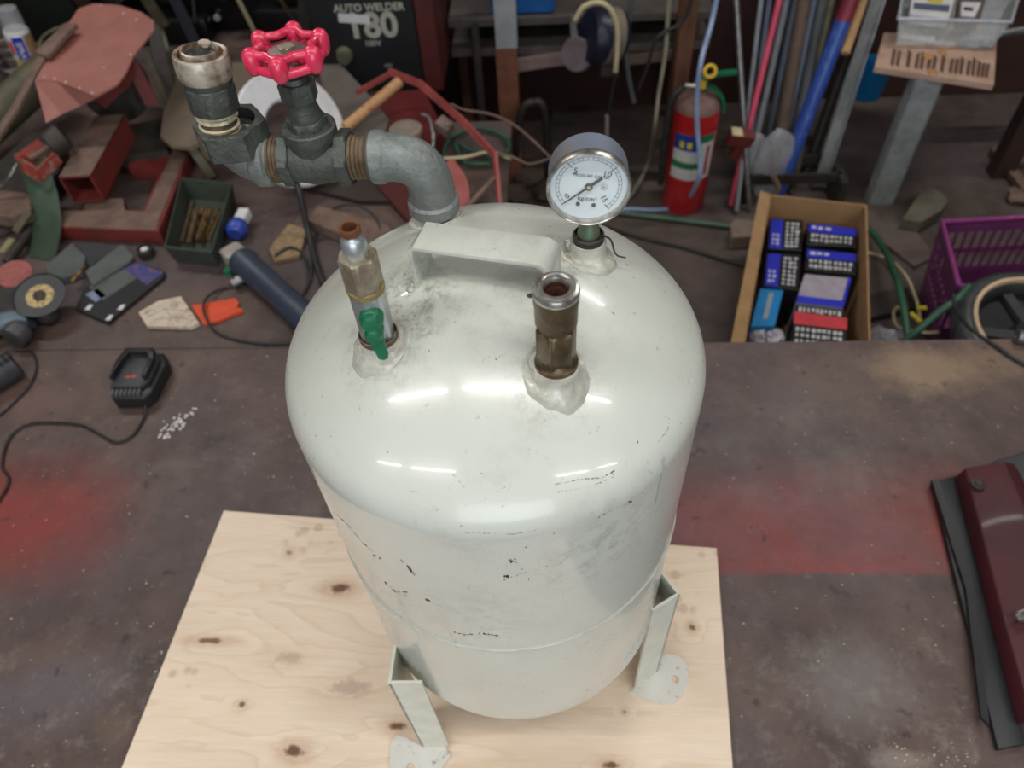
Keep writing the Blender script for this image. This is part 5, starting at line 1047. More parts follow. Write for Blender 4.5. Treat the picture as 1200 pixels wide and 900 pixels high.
#@@RACK
# ------------------------------------------------------------------ back of the room: rack, posts, extinguisher
YR = 2.05
o = thing('storage_rack', 'dark low storage rack against the back wall with dusty shelves', 'rack', (0.15, 2.15, 0))
def vpost(name, u, v0, wpx, m, y, par=None, dpt=0.03, z1=0.9, z0=0.0):
    a_ = P(u - wpx / 2, v0, y=y); c_ = P(u + wpx / 2, v0, y=y); b = NB(); box(b, ((a_.x + c_.x) / 2, y + dpt / 2, (z0 + z1) / 2), (c_.x - a_.x, dpt, z1 - z0)); return b
q = P(650, 60, y=YR)
zs1 = P(560, 60, y=YR).z; zs2 = P(650, 22, y=YR).z
b = NB(); box(b, (0.08, YR + 0.16, zs1 - 0.01), (0.72, 0.3, 0.02)); link('shelf_board', b, mat('grey_dusty_shelf', (82, 74, 70), 0.8, col2=(60, 54, 52), scale=12), o)
b = NB(); box(b, (0.08, YR + 0.16, zs2 - 0.01), (0.72, 0.3, 0.018)); link('shelf_board', b, mat('grey_dusty_shelf', (82, 74, 70)), o)
for u in (545, 790):
    b = vpost('post', u, 100, 10, None, YR + 0.25, z1=zs2 + 0.1); link('rack_post', b, MAT_BROWNW, o)
b = NB(); box(b, (0.1, 2.385, 0.3), (1.4, 0.01, 0.6)); link('back_panel', b, mat('very_dark_panel', (58, 30, 26), 0.8), o)
# half white half rusty post
a_ = P(588, 52, y=YR - 0.03); zsp = a_.z
o = thing('steel_post', 'square steel post, white above and rust brown below, behind the tank', 'post', (P(593, 52, y=YR - .03).x, YR - 0.03, 0))
b = vpost('x', 593, 40, 25, None, YR - 0.055, z0=zsp, z1=1.0, dpt=0.045); link('white_section', b, mat('grey_white_paint', (158, 160, 164), 0.5, col2=(128, 128, 132), scale=12), o)
b = vpost('x', 594, 80, 24, None, YR - 0.055, z0=0.0, z1=zsp - 0.0005, dpt=0.045); link('rusty_section', b, mat('rust_brown', (128, 78, 54), 0.8, col2=(90, 56, 42), scale=14), o)
rod('thin_upright', 'thin grey-brown upright bar left of the rusty steel post', 'bar', P(566, 150, y=YR - 0.02), P(556, 30, y=YR - 0.02), 0.010, MAT_DKSTEEL, flat=0.012)
# plank between post and motor
rod('plank', 'dusty pinkish plank lying right of the rusty post', 'plank', P(606, 76, y=YR + .0), P(675, 66, y=YR + .0), 0.012, mat('pinkish_plank', (130, 108, 104), 0.8), flat=0.03)
rod('plank', 'dusty plank end under the dark blue motor', 'plank', P(735, 68, y=YR + .02), P(790, 62, y=YR + .02), 0.012, MAT_DUST, flat=0.03)
# blue bin
q = P(620, 18, y=YR + 0.03); b = NB(); x0_, x1_ = P(575, 12, y=YR + .03).x, P(650, 12, y=YR + .03).x; rbox(b, ((x0_ + x1_) / 2, YR + 0.10, zs2 + 0.07 + 0.001), (x1_ - x0_, 0.14, 0.138), 0.012); tag(link('blue_bin', b, MAT_BLUEP, smooth=40), 'blue plastic bin on the shelf behind the white post', 'bin')
# motor
o = thing('electric_motor', 'dark blue round motor with a silver rim under the cream hose', 'motor', P(705, 75, y=YR - .02))
mc = P(706, 42, y=YR - 0.11); Mm = frame(mc, (-1, -0.35, 0.25))
b = NB(); lathe(b, [(0, -0.05), (0.06, -0.05), (0.068, -0.04), (0.068, 0.03), (0.060, 0.042), (0, 0.042)], Mm, 36); link('motor_body', b, mat('navy_motor', (30, 32, 52), 0.4, 0.2), o, smooth=40)
b = NB(); lathe(b, [(0.069, -0.036), (0.070, -0.034), (0.070, 0.0), (0.069, 0.002)], Mm, 36); link('dusty_band', b, mat('dusty_band', (120, 108, 92), 0.7, col2=(84, 78, 74), scale=20), o, smooth=40)
b = NB(); ribbon(b, [P(673, 18, y=YR - .16), P(672, 32, y=YR - .16), P(674, 46, y=YR - .16)], 0.016, 0.006, V((1, 0, 0))); link('bright_edge', b, MAT_CHROME, o)
b = NB(); lathe(b, [(0.045, 0), (0.04, 0.01), (0, 0.01)], frame(P(676, 64, y=YR - 0.12), (-0.5, -1, 0.3)), 28); link('fan_cover', b, mat('mauve_grey', (104, 92, 98), 0.6), o, smooth=40)
b = NB(); box(b, (0, 0, 0), (0.05, 0.04, 0.04), Matrix.Translation(P(714, 78, y=YR - 0.12))); bevel(b, 0.004); link('mount_block', b, MAT_DKSTEEL, o)
b = NB(); tube(b, [P(u, v, y=YR - 0.19) for u, v in ((674, 24), (684, 8), (702, 3), (716, 12), (723, 34), (723, 58), (721, 84))], 0.0065, 10); tag(link('cream_hose', b, MAT_CREAM, smooth=60), 'cream hose looped over the dark blue motor', 'hose')
rod('white_stick', 'thin pale stick hanging just behind the pressure gauge', 'stick', P(711.5, 135, y=YR - 0.05), P(711, 175, y=YR - 0.05), 0.006, mat('dull_pink_white', (140, 124, 122), 0.7))
b = NB(); tube(b, [P(u, v, y=YR - 0.05) for u, v in ((722, 88), (717, 110), (714, 135))], 0.004, 8); tag(link('black_lead', b, MAT_RUBBER, smooth=60), 'black lead hanging from the dark blue motor', 'cable')
def hang(name, lab, cat, pts, r, m, y): 
    b = NB(); tube(b, [P(u, v, y=y + (k * 0.0)) for k, (u, v) in enumerate(pts)], r, 8); return tag(link(name, b, m, smooth=60), lab, cat)
hang('grey_cable', 'grey cable hanging right of the dark blue motor', 'cable', [(742, -12), (736, 30), (733, 60), (737, 92), (743, 120)], 0.007, mat('mid_grey_cable', (88, 88, 92), 0.5), YR - 0.04)
b = NB(); tube(b, [P(785, -12, y=YR - .06), P(782, 30, y=YR - .06), P(780, 60, y=YR - .07), P(772, 110, y=YR - 0.10), P(767, 150, y=YR - 0.14), P(760, 190, z=0.05), P(742, 225, z=0.012), P(725, 240, z=0.01)], 0.006, 8); tag(link('khaki_hose', b, mat('khaki_hose', (138, 132, 112), 0.5), smooth=60), 'khaki hose hanging from the shelf down to the floor behind the gauge', 'hose')
hang('dark_cable', 'dark cable crossing the brown timber post', 'cable', [(812, -5), (800, 25), (770, 45), (758, 80), (748, 105)], 0.005, MAT_RUBBER, YR - 0.08)
rod('timber_post', 'brown timber post between hoses and fire extinguisher', 'post', V((P(800, 60, y=YR - .03).x, YR - 0.03, 0.001)), V((P(800, 60, y=YR - .03).x + 0.0, YR - 0.03, 0.7)), 0.022, MAT_BROWNW, flat=0.03)
# grey bent pipe
b = NB(); tube(b, [P(604, 205, z=0.012), P(606, 160, y=1.97), P(612, 128, y=1.95), P(625, 120, y=1.95), P(638, 130, y=1.95), P(642, 205, z=0.012)], 0.011, 12); tag(link('bent_pipe', b, MAT_DKSTEEL, smooth=60), 'bent dark pipe standing between rusty post and gauge', 'pipe')
# floor clutter behind the gauge
for k, (u, v, s, lb) in enumerate(((618, 215, .05, 'largest dusty brown lump on the floor left of the gauge'), (640, 232, .04, 'dusty lump on the floor close behind the tank rim by the gauge'), (604, 190, .04, 'brown lump at the foot of the bent dark pipe'), (655, 200, .035, 'small brown lump half hidden by the gauge case'), (600, 232, .05, 'dusty lump on the floor just right of the red frame'))):
    b = NB(); p = P(u, v, z=0.0); crumple(b, (p.x, p.y, s * 0.5), (s, s * 0.8, s * 0.5), 0.5, 1.5, k + 10, 2); tag(link('rubble_lump', b, mat('brown_rubble', (92, 76, 66), 0.9, col2=(62, 50, 44), scale=40), smooth=40), lb, 'rubble', 'rubble behind the tank')
# fire extinguisher
p = P(800, 238, z=0.0); o = thing('fire_extinguisher', 'red fire extinguisher with green lever and yellow ring behind the tank', 'fire extinguisher', p)
hh = hd(p); ER = 0.0625; ztop = P(817, 118, h=hh).z
ME = Matrix.Translation(p)
b = NB(); lathe(b, [(0, 0.001), (ER * .96, 0.001), (ER, 0.012), (ER, ztop - 0.022), (ER * .985, ztop - 0.014)], ME, 48); link('cylinder', b, MAT_REDP, o, smooth=40)
b = NB(); lathe(b, [(ER * .985, ztop - 0.014), (ER * .92, ztop), (ER * .74, ztop + 0.014), (ER * .45, ztop + 0.022), (0.018, ztop + 0.03), (0, ztop + 0.03)], ME, 48); link('dusty_shoulder', b, mat('dusty_red_grey', (120, 92, 86), 0.7), o, smooth=40)
lz0 = P(808, 212, h=hh - ER).z; lz1 = P(815, 160, h=hh - ER).z; LH = lz1 - lz0
def lab(z0, z1, a0, a1, m, nm, off=0.0006): b = NB(); lathe(b, [(ER + off, lz0 + LH * z0), (ER + off, lz0 + LH * z1)], ME, 16, a0=math.radians(a0), a1=math.radians(a1)); return link(nm, b, m, o, smooth=60)
WL = mat('label_white', (196, 196, 192), 0.5, col2=(178, 178, 176), scale=60); GL = mat('label_green', (40, 110, 70), 0.5)
lab(0.0, 1.0, -150, -35, WL, 'white_label'); lab(0.26, 0.40, -150, -75, GL, 'green_band', .0012); lab(0.66, 1.0, -150, -78, mat('label_blue', (32, 60, 140), 0.5), 'blue_patch', .0012); lab(0.84, 1.0, -78, -40, GL, 'green_band', .0012); lab(0.72, 0.86, -132, -120, mat('yellow_print', (206, 190, 60)), 'yellow_mark', .0016); lab(0.72, 0.86, -112, -100, mat('yellow_print', (206, 190, 60)), 'yellow_mark', .0016); lab(0.1, 0.75, -60, -50, MAT_REDP, 'red_lettering', .0012)
zv = ztop + 0.03
b = NB(); lathe(b, [(0.016, zv - 0.01), (0.018, zv), (0.018, zv + 0.03), (0.012, zv + 0.036), (0, zv + 0.036)], ME, 24); link('valve_head', b, MAT_STEEL, o, smooth=40)
b = NB(); ribbon(b, [V((p.x, p.y - 0.01, zv + 0.034)), V((p.x + 0.03, p.y - 0.012, zv + 0.05)), V((p.x + 0.085, p.y - 0.012, zv + 0.055))], 0.020, 0.006, V((0, 1, 0))); link('top_lever', b, MAT_GREEN, o, smooth=40)
b = NB(); ribbon(b, [V((p.x, p.y - 0.01, zv + 0.02)), V((p.x + 0.035, p.y - 0.012, zv + 0.010)), V((p.x + 0.062, p.y - 0.012, zv - 0.02)), V((p.x + 0.068, p.y - 0.012, zv - 0.055))], 0.020, 0.008, V((0, 1, 0))); link('carry_lever', b, MAT_GREEN, o, smooth=40)
b = NB(); torus(b, 0.014, 0.005, frame(V((p.x + 0.012, p.y - 0.03, zv + 0.068)), (0, -1, 0.5)), 28, 8); link('yellow_ring', b, mat('yellow_plastic', (212, 172, 40), 0.4), o, smooth=60)
b = NB(); box(b, (p.x, p.y - 0.022, zv + 0.028), (0.016, 0.008, 0.02)); link('yellow_tag', b, MATS['yellow_plastic'], o)
b = NB(); cyl(b, V((p.x - 0.018, p.y - 0.01, zv + 0.018)), V((p.x - 0.045, p.y - 0.012, zv + 0.022)), 0.006, seg=12); link('nozzle_joint', b, MAT_CHROME, o, smooth=40)
b = NB(); tube(b, [V((p.x - 0.045, p.y - 0.012, zv + 0.022)), V((p.x - 0.075, p.y - 0.014, zv - 0.02)), V((p.x - 0.080, p.y - 0.014, zv - 0.14)), V((p.x - 0.076, p.y - 0.012, 0.08))], 0.009, 10); link('rubber_hose', b, MAT_RUBBER, o, smooth=60)
# pale blue hose
b = NB(); ye = p.y - ER - 0.02
tube(b, [P(842, -12, y=YR - .1), P(833, 30, y=YR - .12), P(822, 70, y=ye - .0), P(817, 110, y=ye), P(817, 150, y=ye), P(820, 185, y=ye - .01), P(818, 212, y=ye - .02), P(800, 240, z=0.012), P(770, 246, z=0.008), P(735, 245, z=0.008), P(700, 248, z=0.008)], 0.0065, 10); tag(link('pale_blue_hose', b, MAT_LBLUE, smooth=60), 'pale blue air hose hanging in front of the fire extinguisher', 'hose')
rod('green_pipe', 'thin green pipe lying on the floor in front of the extinguisher', 'pipe', P(700, 246, z=0.010), P(862, 266, z=0.010), 0.008, mat('dull_green_pipe', (74, 100, 84), 0.5))
b = NB(); tube(b, [P(u, v, z=0.006) for u, v in ((700, 262), (745, 277), (800, 290), (840, 302), (900, 320))], 0.005, 8); tag(link('floor_cable', b, MAT_RUBBER, smooth=60), 'black cable crossing the floor between tank and cardboard box', 'cable')
# box-like block near the cardboard box
b = NB(); slab(b, [(856, 262), (862, 256), (890, 258), (890, 276), (858, 278)], 0.001, 0.045); bevel(b, 0.003); tag(link('wood_block', b, mat('grey_tan_block', (132, 116, 102), 0.8)), 'small grey-tan wooden block left of the cardboard box', 'block')
#@@RODS
# ------------------------------------------------------------------ bundle of rods leaning by the wall
o = thing('rod_stand', 'dark steel stand holding the bundle of rods and pipes', 'stand', P(905, 235, z=0))
b = NB(); 
for (u, v) in ((866, 228), (975, 236)): q = P(u, v, z=0.0); box(b, (q.x, q.y, 0.05), (0.02, 0.1, 0.1))
q0, q1 = P(866, 228, z=0.0), P(975, 236, z=0.0); box(b, ((q0.x + q1.x) / 2, q0.y + 0.05, 0.085), (q1.x - q0.x, 0.01, 0.03)); box(b, ((q0.x + q1.x) / 2, q0.y - 0.045, 0.085), (q1.x - q0.x, 0.01, 0.03)); link('stand_frame', b, MAT_DKSTEEL, o)
RP = mat('pink_rod_paint', (196, 70, 96), 0.5); GP = mat('grey_pvc', (128, 132, 138), 0.5); BG = mat('blue_grey_rod', (98, 112, 132), 0.5)
RODS = [  # label, top px, bottom px, radius px, material
    ('thin silver rod standing alone left of the bundle', (862, -8), (872, 148), 3.0, MAT_STEEL), ('thin grey rod left of the pink rod', (893, -8), (878, 120), 2.5, GP), ('slim dark rod behind the pink rod', (903, -8), (884, 130), 2.5, BG),
    ('pink-red rod in the bundle', (915, -8), (876, 158), 3.2, RP), ('grey plastic rod just right of the pink rod', (924, -8), (884, 172), 3.2, GP), ('blue-grey rod left of the brown pipe', (934, -8), (896, 180), 3.0, BG),
    ('brown rusty pipe in the middle of the bundle', (944, -8), (908, 200), 6.5, mat('brown_rust_pipe', (102, 84, 72), 0.7, 0.2, col2=(72, 58, 50), scale=18)), ('thin bluish rod right of the brown pipe', (956, -8), (918, 180), 2.8, BG),
    ('grey conduit behind the blue pole', (966, -8), (926, 190), 4.0, GP), ('olive thin pipe behind the blue pole', (976, -8), (932, 205), 3.5, MAT_OLIVED),
    ('dark brown bar right of the blue pole', (1008, 20), (938, 222), 5.0, MAT_DKSTEEL), ('dull silver pipe right of the blue pole', (1020, -8), (948, 224), 5.0, MAT_STEEL), ('wide bright steel angle at the right of the bundle', (1030, -8), (956, 228), 6.0, mat('bright_angle_steel', (176, 178, 178), 0.3, 0.45, col2=(110, 110, 112), scale=8))]
for k, (lb, t_, b_, rp, m) in enumerate(RODS):
    bz = 0.004 + 0.0; pb = P(b_[0], b_[1], y=1.93 + 0.05 * (k % 3)); 
    pt = P(t_[0], t_[1], y=2.06 + 0.06 * (k % 3)); dist = (pb - V((0, 0, CZ))).length
    dv = (pb - pt).normalized(); tt = (pb.z - 0.012) / max(-dv.z, 0.3); pb2 = pb + dv * max(0, tt)
    if pb.z < 0.012: pb2 = pb + dv * ((pb.z - 0.012) / -dv.z)
    up_ = pt - dv * 0.5; r = rp * dist / FPX * 1.05
    if 'angle' in lb: b = NB(); ribbon(b, [pb2, up_], r * 2, 0.003, V((1, 0.2, 0)), smooth=False); Mq = None; ribbon(b, [pb2 + V((r, 0, 0)), up_ + V((r, 0, 0))], r * 1.2, 0.003, V((0.1, 1, 0)), smooth=False); oo = link('steel_angle', b, m)
    else: b = NB(); cyl(b, pb2, up_, r, seg=14); oo = link('metal_rod', b, m, smooth=40)
    tag(oo, lb, 'rod', 'rods leaning by the back wall')
# blue pole with red top wrap
pb = P(912, 224, y=1.90); pt = P(988, 24, y=2.02); pz = P(1000, -10, y=2.04); dv = (pt - pb).normalized(); pf = pb + (-dv) * ((pb.z - 0.013) / dv.z)
o = thing('wrapped_pole', 'pole wrapped in blue film with a dark red top in the rod bundle', 'pole', pf)
b = NB(); cyl(b, pf, pt, 0.0215, seg=20); link('blue_wrap', b, mat('blue_film', (44, 74, 150), 0.35, col2=(92, 116, 180), scale=45, mix=(0.55, 0.75), bump=0.5, bscale=60), o, smooth=40)
b = NB(); cyl(b, pt + dv * 0.0005, pt + dv * 0.30, 0.0225, seg=20); link('red_wrap', b, mat('dark_red_wrap', (130, 36, 52), 0.5, col2=(96, 28, 40), scale=60), o, smooth=40)
b = NB(); q = P(990, 63, y=1.98); dq = (P(1004, 22, y=2.04) - q).normalized(); lathe(b, [(0.0, 0.012), (0.009, 0.012), (0.009, 0), (0.0125, 0), (0.0125, 0.30)], frame(q, dq), 20); tag(link('tan_pipe', b, MAT_CARD, smooth=40), 'open tan pipe end beside the blue wrapped pole', 'pipe')
# rusty red clamp and plastic bags by the rods
b = NB(); box(b, (0, 0, 0), (0.07, 0.03, 0.045), frame(P(868, 162, y=1.86), (0.2, -0.3, 1))); box(b, (0.01, 0, -0.045), (0.028, 0.02, 0.06), frame(P(868, 162, y=1.86), (0.2, -0.3, 1))); bevel(b, 0.004); o = tag(link('rusty_clamp', b, mat('rusty_red_clamp', (110, 40, 34), 0.7, col2=(80, 34, 30), scale=30)), 'rusty red clamp at the left side of the rod bundle', 'clamp')
b = NB(); box(b, (-0.02, -0.0, 0.0236), (0.03, 0.028, 0.002), frame(P(868, 162, y=1.86), (0.2, -0.3, 1))); link('cream_pad', b, MAT_CREAM, o)
for k, (u, v, sx, sz, lb) in enumerate(((872, 215, 0.045, 0.10, 'crumpled clear plastic bag below the rusty clamp'), (893, 222, 0.05, 0.12, 'clear plastic sleeve round the foot of the rods'))):
    q = P(u, v + 5, z=0.0); b = NB(); crumple(b, (q.x, q.y - 0.02, sz), (sx, 0.03, sz), 0.25, 1.6, k + 30, 3); tag(link('plastic_bag', b, MAT_BAG, smooth=40), lb, 'bag')
for k, (u, v) in enumerate(((930, 165), (900, 210), (905, 235))):
    pass
b = NB(); tube(b, [P(905, 205, y=1.84), P(912, 222, y=1.83), P(898, 236, y=1.83)], 0.008, 8); tag(link('dirty_rope', b, MAT_DUST, smooth=60), 'dirty rope end hanging at the foot of the rods', 'rope')
# blue cup hung on wall
q = P(1019, 92, y=2.26); o = thing('blue_cup', 'blue plastic cup hanging behind the galvanised stand', 'cup', q)
b = NB(); lathe(b, [(0, -0.055), (0.044, -0.055), (0.048, -0.05), (0.056, 0.05), (0.054, 0.05), (0.046, -0.046), (0, -0.05)], Matrix.Translation(q), 36); link('cup_body', b, MAT_CYAN, o, smooth=40)
b = NB(); cyl(b, q + V((0, 0.05, 0.03)), q + V((0, 0.105, 0.03)), 0.004, seg=8); link('wall_hook', b, MAT_STEEL, o)
# galvanised stand with board on top
o = thing('board_stand', 'galvanised steel post carrying a stained wooden board at the right', 'stand', P(1030, 245, z=0))
pf = P(1031, 240, z=0); hq_ = hd(pf); zt_ = P(1086, 92, h=hq_).z
b = NB(); Wd = 0.072
box(b, (pf.x, pf.y, zt_ / 2), (Wd, 0.003, zt_ - 0.002)); box(b, (pf.x + Wd / 2, pf.y + 0.016, zt_ / 2), (0.003, 0.035, zt_ - 0.002)); box(b, (pf.x - Wd / 2, pf.y + 0.016, zt_ / 2), (0.003, 0.035, zt_ - 0.002)); link('channel_post', b, mat('galvanised_spangle', (158, 163, 162), 0.4, 0.25, col2=(122, 127, 128), scale=16), o)
b = NB(); slab(b, [(1025, 78), (1165, 99), (1168, 50), (1120, 40), (1036, 38)], zt_, zt_ + 0.016); bevel(b, 0.001); link('top_board', b, mat('stained_pale_board', (176, 146, 128), 0.7, col2=(150, 118, 100), scale=18), o)
rnd = random.Random(3)
zb_ = zt_ + 0.0162
b = NB()
for k, u in enumerate((1046, 1052, 1064, 1074, 1080, 1088, 1094, 1104, 1114, 1120, 1126, 1134, 1140, 1146, 1151, 1156)):
    v0 = 64 + (u - 1040) * 0.13; slab(b, [(u - 2.5, v0 + 10), (u + 1.2, v0 + 13), (u + 4.5, v0 - 8 + rnd.random() * 5), (u + 0.5, v0 - 11 + rnd.random() * 7)], zb_, zb_ + 0.0006)
link('dark_streaks', b, mat('brown_stain', (84, 58, 46), 0.8), o)
for u, v in ((1088, 66), (1092, 84), (1104, 62)): b = NB(); q = P(u, v, z=zb_); crumple(b, (q.x, q.y, zb_ + 0.001), (0.012, 0.016, 0.002), 0.5, 2, u, 2); link('dried_glue', b, mat('amber_glue', (176, 128, 74), 0.4), o, smooth=60)
# clear tub with packets
zc = zt_ + 0.017; o = thing('clear_tub', 'clear plastic tub of small packets standing on the stained board', 'tub', P(1110, 45, z=zc))
b = NB(); tq2 = [P(u, v, z=zc + 0.075) for u, v in ((1053, 22), (1185, 26), (1200, -22), (1062, -30))]; openbox(b, tq2, zc, zc + 0.075, 0.003, 0.88); link('tub_body', b, MAT_CLEAR, o)
b = NB(); q = tq2 + [tq2[0]]; tube(b, q, 0.0045, 8, smooth=False); link('tub_rim', b, mat('frosted_rim', (196, 200, 210), 0.3, alpha=0.85), o, smooth=60)
def packet(lb, cat, px, z0, z1, m, det=()):
    b = NB(); slab(b, px, z0, z1); bevel(b, 0.0008); oo = tag(link('packet', b, m), lb, cat)
    for (nm, dp, mm) in det: b = NB(); slab(b, dp, z1 + 0.0001, z1 + 0.0008); link(nm, b, mm, oo)
    return oo
packet('white packet with yellow and blue print in the clear tub', 'packet', [(1066, 16), (1112, 22), (1122, -12), (1070, -16)], zc + 0.035, zc + 0.06, MAT_WHITEP, (('yellow_print', [(1086, 2), (1104, 4), (1106, -4), (1088, -5)], mat('yellow_print', (206, 190, 60))), ('blue_print', [(1070, 10), (1112, 14), (1113, 6), (1071, 3)], mat('slate_print', (90, 100, 120), 0.5))))
packet('brown packet with a white label in the clear tub', 'packet', [(1122, 22), (1148, 24), (1156, -2), (1124, -4)], zc + 0.035, zc + 0.06, mat('brown_packet', (96, 80, 74), 0.6), (('white_label', [(1126, 19), (1142, 20), (1150, 3), (1127, 2)], MAT_WHITEP), ('label_print', [(1129, 12), (1140, 13), (1141, 9), (1129, 8)], MAT_BLACK)))
packet('white folded sheet at the bottom of the clear tub', 'paper', [(1054, 44), (1095, 50), (1102, 28), (1060, 24)], zc + 0.004, zc + 0.008, MAT_WHITEP)
packet('cream plastic strip in the clear tub', 'strip', [(1112, 34), (1150, 34), (1148, 28), (1114, 26)], zc + 0.03, zc + 0.034, MAT_CREAM)
b = NB(); q = P(1145, 45, z=zc + 0.02); crumple(b, (q.x, q.y, zc + 0.014), (0.045, 0.022, 0.013), 0.5, 2, 9, 3); tag(link('clear_bag', b, MAT_BAG, smooth=40), 'crumpled clear bag in the front of the clear tub', 'bag')
# dark steel post right + beam
b = NB(); pf2 = P(1150, 205, z=0.0); box(b, (pf2.x + 0.05, pf2.y, 0.35), (0.06, 0.05, 0.695)); bevel(b, 0.002); tag(link('dark_steel_post', b, mat('dark_brown_paint', (62, 44, 40), 0.5, col2=(46, 34, 32), scale=12)), 'dark brown square steel post at the right edge', 'post')
rod('grey_tube', 'grey tube running behind the clear tub to the right edge', 'tube', P(1165, 40, y=2.15), P(1240, 30, y=2.15), 0.012, MAT_STEEL)
rod('floor_bar', 'dusty bar lying on the floor right of the dark post', 'bar', P(1165, 175, z=0.02), P(1215, 240, z=0.02), 0.014, MAT_DUST, flat=0.02)
rod('floor_bar', 'short grey bar on the floor behind the dark post', 'bar', P(1140, 126, z=0.03), P(1158, 146, z=0.03), 0.014, MAT_STEEL, flat=0.02)
# floor slabs
b = NB(); slab(b, [(1058, 256), (1070, 238), (1086, 215), (1104, 225), (1112, 234), (1104, 246), (1080, 260)], 0.012, 0.048); bevel(b, 0.003); tag(link('stone_slab', b, mat('olive_grey_stone', (104, 98, 84), 0.8, col2=(84, 78, 68), scale=14)), 'olive-grey stone slab on the floor right of the galvanised post', 'stone')
b = NB(); slab(b, [(1016, 268), (1064, 257), (1096, 300), (1072, 312)], 0.001, 0.012); bevel(b, 0.001); tag(link('flat_board', b, mat('dusty_flat_board', (98, 84, 78), 0.8, col2=(80, 68, 64), scale=14)), 'flat dusty board on the floor right of the cardboard box', 'board')
for k, (u, v, lb) in enumerate(((1185, 195, 'brown stone on the floor at the right edge'), (1192, 236, 'small brown stone just above the purple crate'))):
    b = NB(); q = P(u, v, z=0); crumple(b, (q.x, q.y, 0.018), (0.035, 0.028, 0.019), 0.4, 1.4, k + 50, 2); tag(link('stone', b, MAT_DUST, smooth=30), lb, 'stone')
#@@BOX
# ------------------------------------------------------------------ cardboard box and packs
ZB = 0.20
bq = [P(866, 428, z=ZB), P(1021, 430, z=ZB), P(1016, 240, z=ZB), P(902, 228, z=ZB)]
o = thing('cardboard_box', 'open cardboard box of blue and black packs on the floor behind the bench', 'box', (sum((p.x for p in bq)) / 4, sum((p.y for p in bq)) / 4, 0))
def wallq(a_, c_, z0, z1, th, inn):
    b = NB(); n_ = (inn - (a_ + c_) / 2); n_.z = 0; e = (c_ - a_).normalized(); n_ = (n_ - e * n_.dot(e)).normalized()
    q = [a_, c_, c_ + n_ * th, a_ + n_ * th]; prism(b, [(p.x, p.y) for p in q], z0, z1); return b
ctr = sum(bq, V((0, 0, 0))) / 4
for i in range(4):
    a_, c_ = bq[i], bq[(i + 1) % 4]; e = (c_ - a_).normalized() * 0.0045; b = wallq(a_ + (e if i % 2 else e * 0), c_ - (e if i % 2 else e * 0), 0.004, ZB, 0.004, ctr); link('side_panel', b, MAT_CARD, o)
b = NB(); prism(b, [(p.x, p.y) for p in shrink(bq, 0.97)], 0.001, 0.005); link('bottom_panel', b, MAT_CARD, o)
b = NB(); f0, f1 = bq[0], bq[3]; e = V((-0.045, 0.0, 0.018)); vv = [b.verts.new(x) for x in (f0, f1, f1 + e * 0.6, f0 + e * 0.6)] + [b.verts.new(x + V((0, 0, 0.003))) for x in (f0, f1, f1 + e * 0.6, f0 + e * 0.6)]
for f in ((0, 1, 2, 3), (7, 6, 5, 4), (0, 4, 5, 1), (1, 5, 6, 2), (2, 6, 7, 3), (3, 7, 4, 0)): b.faces.new([vv[i] for i in f])
link('open_flap', b, MAT_CARD, o)
PZ = 0.155; PB = 0.10
KB = mat('pack_black', (26, 26, 30), 0.35); WH = mat('pack_white_print', (206, 206, 208), 0.5); RD = mat('pack_red', (206, 62, 70), 0.4)
def lerp2(a_, c_, t): return (a_[0] + (c_[0] - a_[0]) * t, a_[1] + (c_[1] - a_[1]) * t)
def quadpt(q, s, t): return lerp2(lerp2(q[0], q[1], s), lerp2(q[3], q[2], s), t)   # q: tl, tr, br, bl
def sub(q, s0, s1, t0, t1): return [quadpt(q, s0, t1), quadpt(q, s1, t1), quadpt(q, s1, t0), quadpt(q, s0, t0)]
def pack(lb, q, z1, h, m, parts):
    b = NB(); slab(b, [q[3], q[2], q[1], q[0]], z1 - h, z1); bevel(b, 0.001); oo = tag(link('product_pack', b, m), lb, 'pack', 'packs in the cardboard box')
    for nm, a_, mm in parts:
        b = NB(); rr = a_ if isinstance(a_, list) else [a_]
        for (s0, s1, t0, t1) in rr: slab(b, sub(q, s0, s1, t0, t1), z1 + 0.0001, z1 + (0.0010 if nm == 'print_marks' else 0.0006))
        link(nm, b, mm, oo)
    return oo
rnd = random.Random(11)
def marks(s0, s1, t0, t1, rows, cols):
    out = []
    for i in range(rows):
        for j in range(cols):
            a_ = s0 + (s1 - s0) * j / cols; c_ = t0 + (t1 - t0) * i / rows; w_ = (s1 - s0) / cols * rnd.uniform(0.45, 0.8); h_ = (t1 - t0) / rows * rnd.uniform(0.4, 0.65)
            out.append((a_, a_ + w_, c_, c_ + h_))
    return out
vq = ('blue_band', (0.03, 0.40, 0.03, 0.97), MAT_BLUE)
pack('blue and black pack in the back left corner of the cardboard box', [(903, 256), (941, 258), (939, 294), (900, 291)], PZ, 0.12, KB, [vq, ('print_marks', marks(0.5, 0.95, 0.1, 0.95, 7, 3) + marks(0.1, 0.34, 0.5, 0.92, 3, 2), WH)])
pack('blue and black pack second from the back on the left side', [(899, 296), (939, 298), (936, 340), (895, 335)], PZ, 0.12, KB, [vq, ('print_marks', marks(0.5, 0.95, 0.1, 0.95, 7, 3) + marks(0.1, 0.34, 0.5, 0.92, 3, 2), WH)])
hq2 = ('blue_band', (0.02, 0.98, 0.03, 0.40), MAT_BLUE)
pack('blue and black pack in the back right corner of the cardboard box', [(947, 261), (1005, 268), (1003, 290), (945, 286)], PZ, 0.12, KB, [hq2, ('print_marks', marks(0.08, 0.95, 0.48, 0.95, 2, 9) + marks(0.08, 0.5, 0.12, 0.34, 1, 3), WH)])
